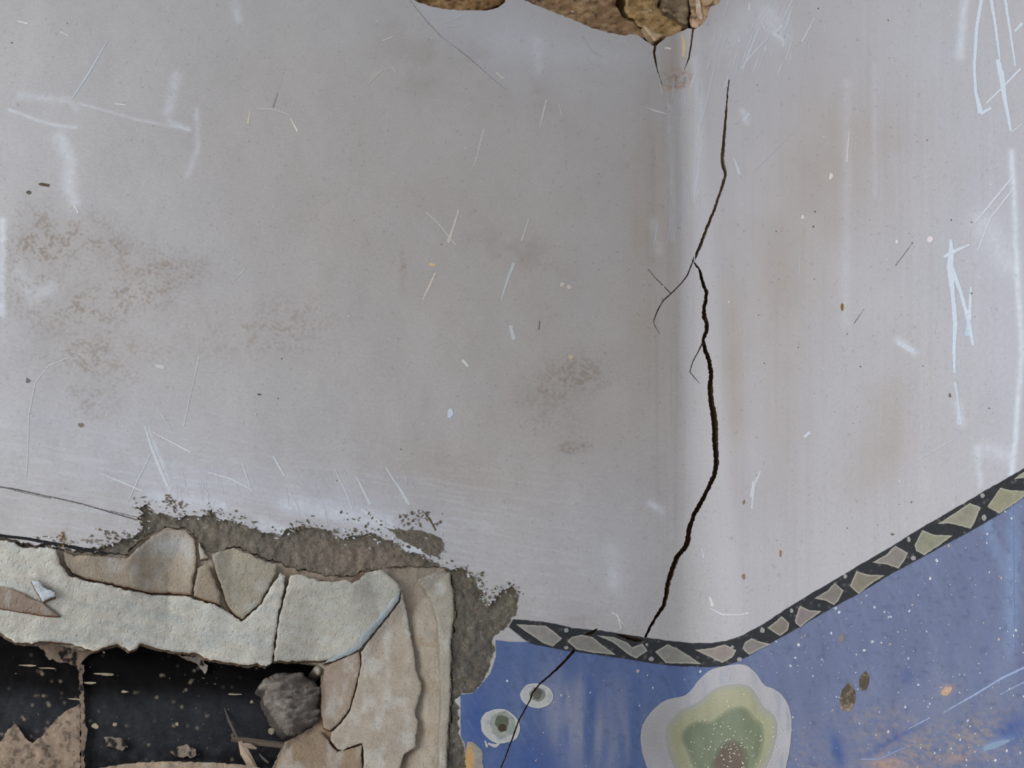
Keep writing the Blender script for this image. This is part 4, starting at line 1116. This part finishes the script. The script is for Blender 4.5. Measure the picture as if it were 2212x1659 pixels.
# ------------------------------------------------------------------ lump of mortar in the recess
def lump(name, outline, dep, thick, base, seed, label, cat, mat=M_STONE, sp=3.6, amp=.012, back=0.03, wave=30, flat=1.0, jit=2.5):
    """a rounded stone: the traced outline swells towards the room and is closed at the back"""
    poly = dense(smooth(outline, 1), 4, True, jit, seed, 8)
    ctr = np.mean(poly, 0)
    d0 = lambda x, y: dist_line(x, y, np.vstack([poly, poly[:1]]))
    mx = d0(np.array([ctr[0]]), np.array([ctr[1]]))[0]
    f = lambda x, y: dep - thick * np.sqrt(np.clip(1 - (1 - np.clip(d0(x, y) / mx / flat, 0, 1)) ** 2, 0, 1))

    def cf(x, y):
        c = np.tile(lin(*base), (len(x), 1)) * (.6 + .8 * fbm(x / 24, y / 16, seed + 1))[:, None]
        if mat is M_STONE and flat < 1:
            c = mixc(c, lin(74, 52, 34), .7 * sstep(.52, .72, fbm(x / 11, y / 7, seed + 5, 4)))
            c = mixc(c, lin(206, 178, 132), .55 * sstep(.55, .75, fbm(x / 16, y / 9, seed + 6, 4)))
        return mixc(c, lin(min(base[0] + 44, 255), min(base[1] + 44, 255), min(base[2] + 44, 255)), .5 * sstep(.55, .75, fbm(x / 12, y / 7, seed + 2)))
    o = patch(name, poly, sp, f, cf, mat, None, (), 0, rim=back, rimcol=np.array(lin(*base)) * .6, relief=rough(amp, wave, seed + 3) if not isinstance(wave, tuple) else (lambda x, y: (fbm(x / wave[0], (y + .2 * x) / wave[1], seed + 3, 4) - .5) * amp))
    if label:
        props(o, label, cat)
    return o


LP = [(590, 1455), (608, 1450), (646, 1456), (674, 1468), (692, 1478), (696, 1530), (690, 1560), (668, 1582), (640, 1590), (619, 1588), (600, 1572), (584, 1540), (566, 1509), (576, 1496), (553, 1487), (568, 1469)]
lump('mortar_lump', LP, .10, .032, (124, 116, 108), 231, 'rounded grey lump of mortar at the right end of the black recess', 'lump', amp=.030, back=.05, wave=(46, 15))
lump('mortar_crumb', [(678, 1440), (690, 1436), (700, 1444), (697, 1458), (688, 1460), (676, 1450)], .095, .012, (160, 152, 140), 235, 'small pale crumb in the dark gap above the rounded lump', 'crumb', amp=.004, back=.04)


# ------------------------------------------------------------------ splinters in the recess
def stick(name, line, radii, dep, col, label, group=None):
    p = np.asarray(line, float)
    d = np.linspace(dep[0], dep[1], len(p))
    P, N, _ = unproj(p[:, 0], p[:, 1], d)
    sc = np.linalg.norm(P - CAM, axis=1).mean() / F
    n, k = len(P), 7
    verts, cols, wu = [], [], []
    for i in range(n):
        t_ = norm(P[min(i + 1, n - 1)] - P[max(i - 1, 0)])
        s_ = norm(np.cross(t_, N[i]))
        u_ = np.cross(s_, t_)
        for j in range(k):
            a = 2 * math.pi * j / k
            r = radii[i] * sc * (1 + .25 * math.sin(j * 2.3 + i))
            verts.append(P[i] + (s_ * math.cos(a) + u_ * math.sin(a) * .7) * r)
            cols.append(lin(*col) * (.75 + .4 * RNG.random()))
            wu.append((j * .01, i * .02, 0))
    fc = [[i * k + j, i * k + (j + 1) % k, (i + 1) * k + (j + 1) % k, (i + 1) * k + j] for i in range(n - 1) for j in range(k)]
    fc += [list(range(k))[::-1], [(n - 1) * k + j for j in range(k)]]
    o = make(name, np.array(verts), fc, np.array(cols), np.array(wu), M_WOOD, None, False)
    return props(o, label, 'splinter', None, group)


G = 'splinters in front of the black boards'
stick('wood_splinter', [(485, 1530), (494, 1556), (504, 1576), (513, 1594)], [1.2, 1.8, 2, 2.2], (.128, .112), (92, 86, 82), 'thin grey splinter leaning up against the black boards', G)
stick('wood_splinter', [(500, 1597), (530, 1600), (570, 1605), (614, 1610)], [4, 5, 5, 6], (.106, .090), (92, 82, 72), 'brown splinter lying crosswise against the rounded lump', G)
stick('wood_splinter', [(518, 1602), (528, 1625), (540, 1645), (552, 1672)], [3, 7, 7, 9], (.098, .085), (164, 146, 126), 'thick buff splinter standing on the plaster ledge', G)
stick('wood_splinter', [(526, 1608), (540, 1612), (554, 1617)], [3, 4, 1.5], (.094, .094), (156, 140, 120), 'short buff sliver crossing the thick splinter', G)
stick('wood_splinter', [(560, 1629), (568, 1638), (580, 1648)], [1.2, 1.8, 1.6], (.128, .118), (104, 98, 92), 'tiny grey sliver under the crosswise splinter', G)

# ------------------------------------------------------------------ masonry in the holes at the top
def stone(outline, dep, thick, base, seed, label=None, name='stone', amp=.010):
    o = lump(name, outline, dep, thick, base, seed, None, None, M_STONE, 3.2, amp, .05, (34, 14), .35, 5.0)
    o.parent = core
    if label: o['label'] = label
    return o


stone([(850, -130), (1000, -140), (1110, -130), (1112, -20), (1086, 16), (1040, 30), (950, 30), (890, 16), (868, -30)], .035, .012, (150, 116, 78), 241, 'brown stone in the smaller hole above the left wall')
stone([(1080, -140), (1330, -140), (1334, -40), (1333, 18), (1342, 34), (1362, 50), (1392, 66), (1402, 84), (1370, 88), (1320, 80), (1240, 56), (1170, 24), (1110, -10)], .034, .014, (156, 124, 92), 245, 'long brown stone along the left of the larger hole', amp=.014)
stone([(1349, -120), (1428, -120), (1432, -20), (1424, 4), (1422, 16), (1436, 30), (1462, 44), (1484, 60), (1470, 78), (1430, 94), (1402, 76), (1376, 52), (1350, 30), (1348, -30)], .040, .014, (178, 146, 98), 249, 'ochre stone in the middle of the larger hole', amp=.014)
stone([(1430, -60), (1470, -70), (1486, -20), (1488, 20), (1489, 46), (1480, 55), (1462, 42), (1440, 30), (1426, 16), (1434, -6)], .020, .008, (138, 122, 98), 253, 'grey-brown flat stone wedged in the larger hole', amp=.006)
stone([(1490, -100), (1600, -110), (1580, -10), (1556, 14), (1536, 20), (1530, 44), (1514, 58), (1500, 66), (1490, 56)], .014, .006, (190, 158, 126), 257, 'pale crumbling plaster stub at the right of the larger hole', 'plaster_stub', amp=.010)


def flake(outline, dep, thick, base, seed, label):
    o = lump('plaster_flake', outline, dep, thick, base, seed, label, 'flake', M_PLAS, 3, .003, .012)
    o['group'] = 'plaster flakes in the larger hole'
    return o


flake([(1388, 54), (1396, 56), (1410, 70), (1424, 72), (1434, 78), (1424, 86), (1412, 94), (1408, 84), (1396, 70)], .016, .007, (216, 186, 150), 261, 'cream flake stuck in the bottom tip of the larger hole')
flake([(1502, 0), (1512, -6), (1516, 18), (1520, 40), (1512, 44), (1504, 30)], .006, .004, (214, 190, 164), 263, 'upright cream flake on the crumbling plaster stub')
flake([(1518, -14), (1544, -20), (1540, 4), (1524, 16), (1516, 6)], .006, .004, (206, 176, 140), 265, 'cream flake topmost on the crumbling plaster stub')
flake([(1494, 40), (1506, 44), (1512, 54), (1500, 62), (1494, 58)], .008, .003, (196, 164, 136), 267, 'small pinkish flake below the upright cream flake')
# ochre scrape under the hole
strips('scratch', [([(1474, 76), (1478, 98), (1476, 124)], [5, 9, 5], (206, 184, 154)), ([(1436, 103), (1450, 105)], [3, 4], (222, 220, 216))], -.0004, M_CHALK, wl, 1.2)
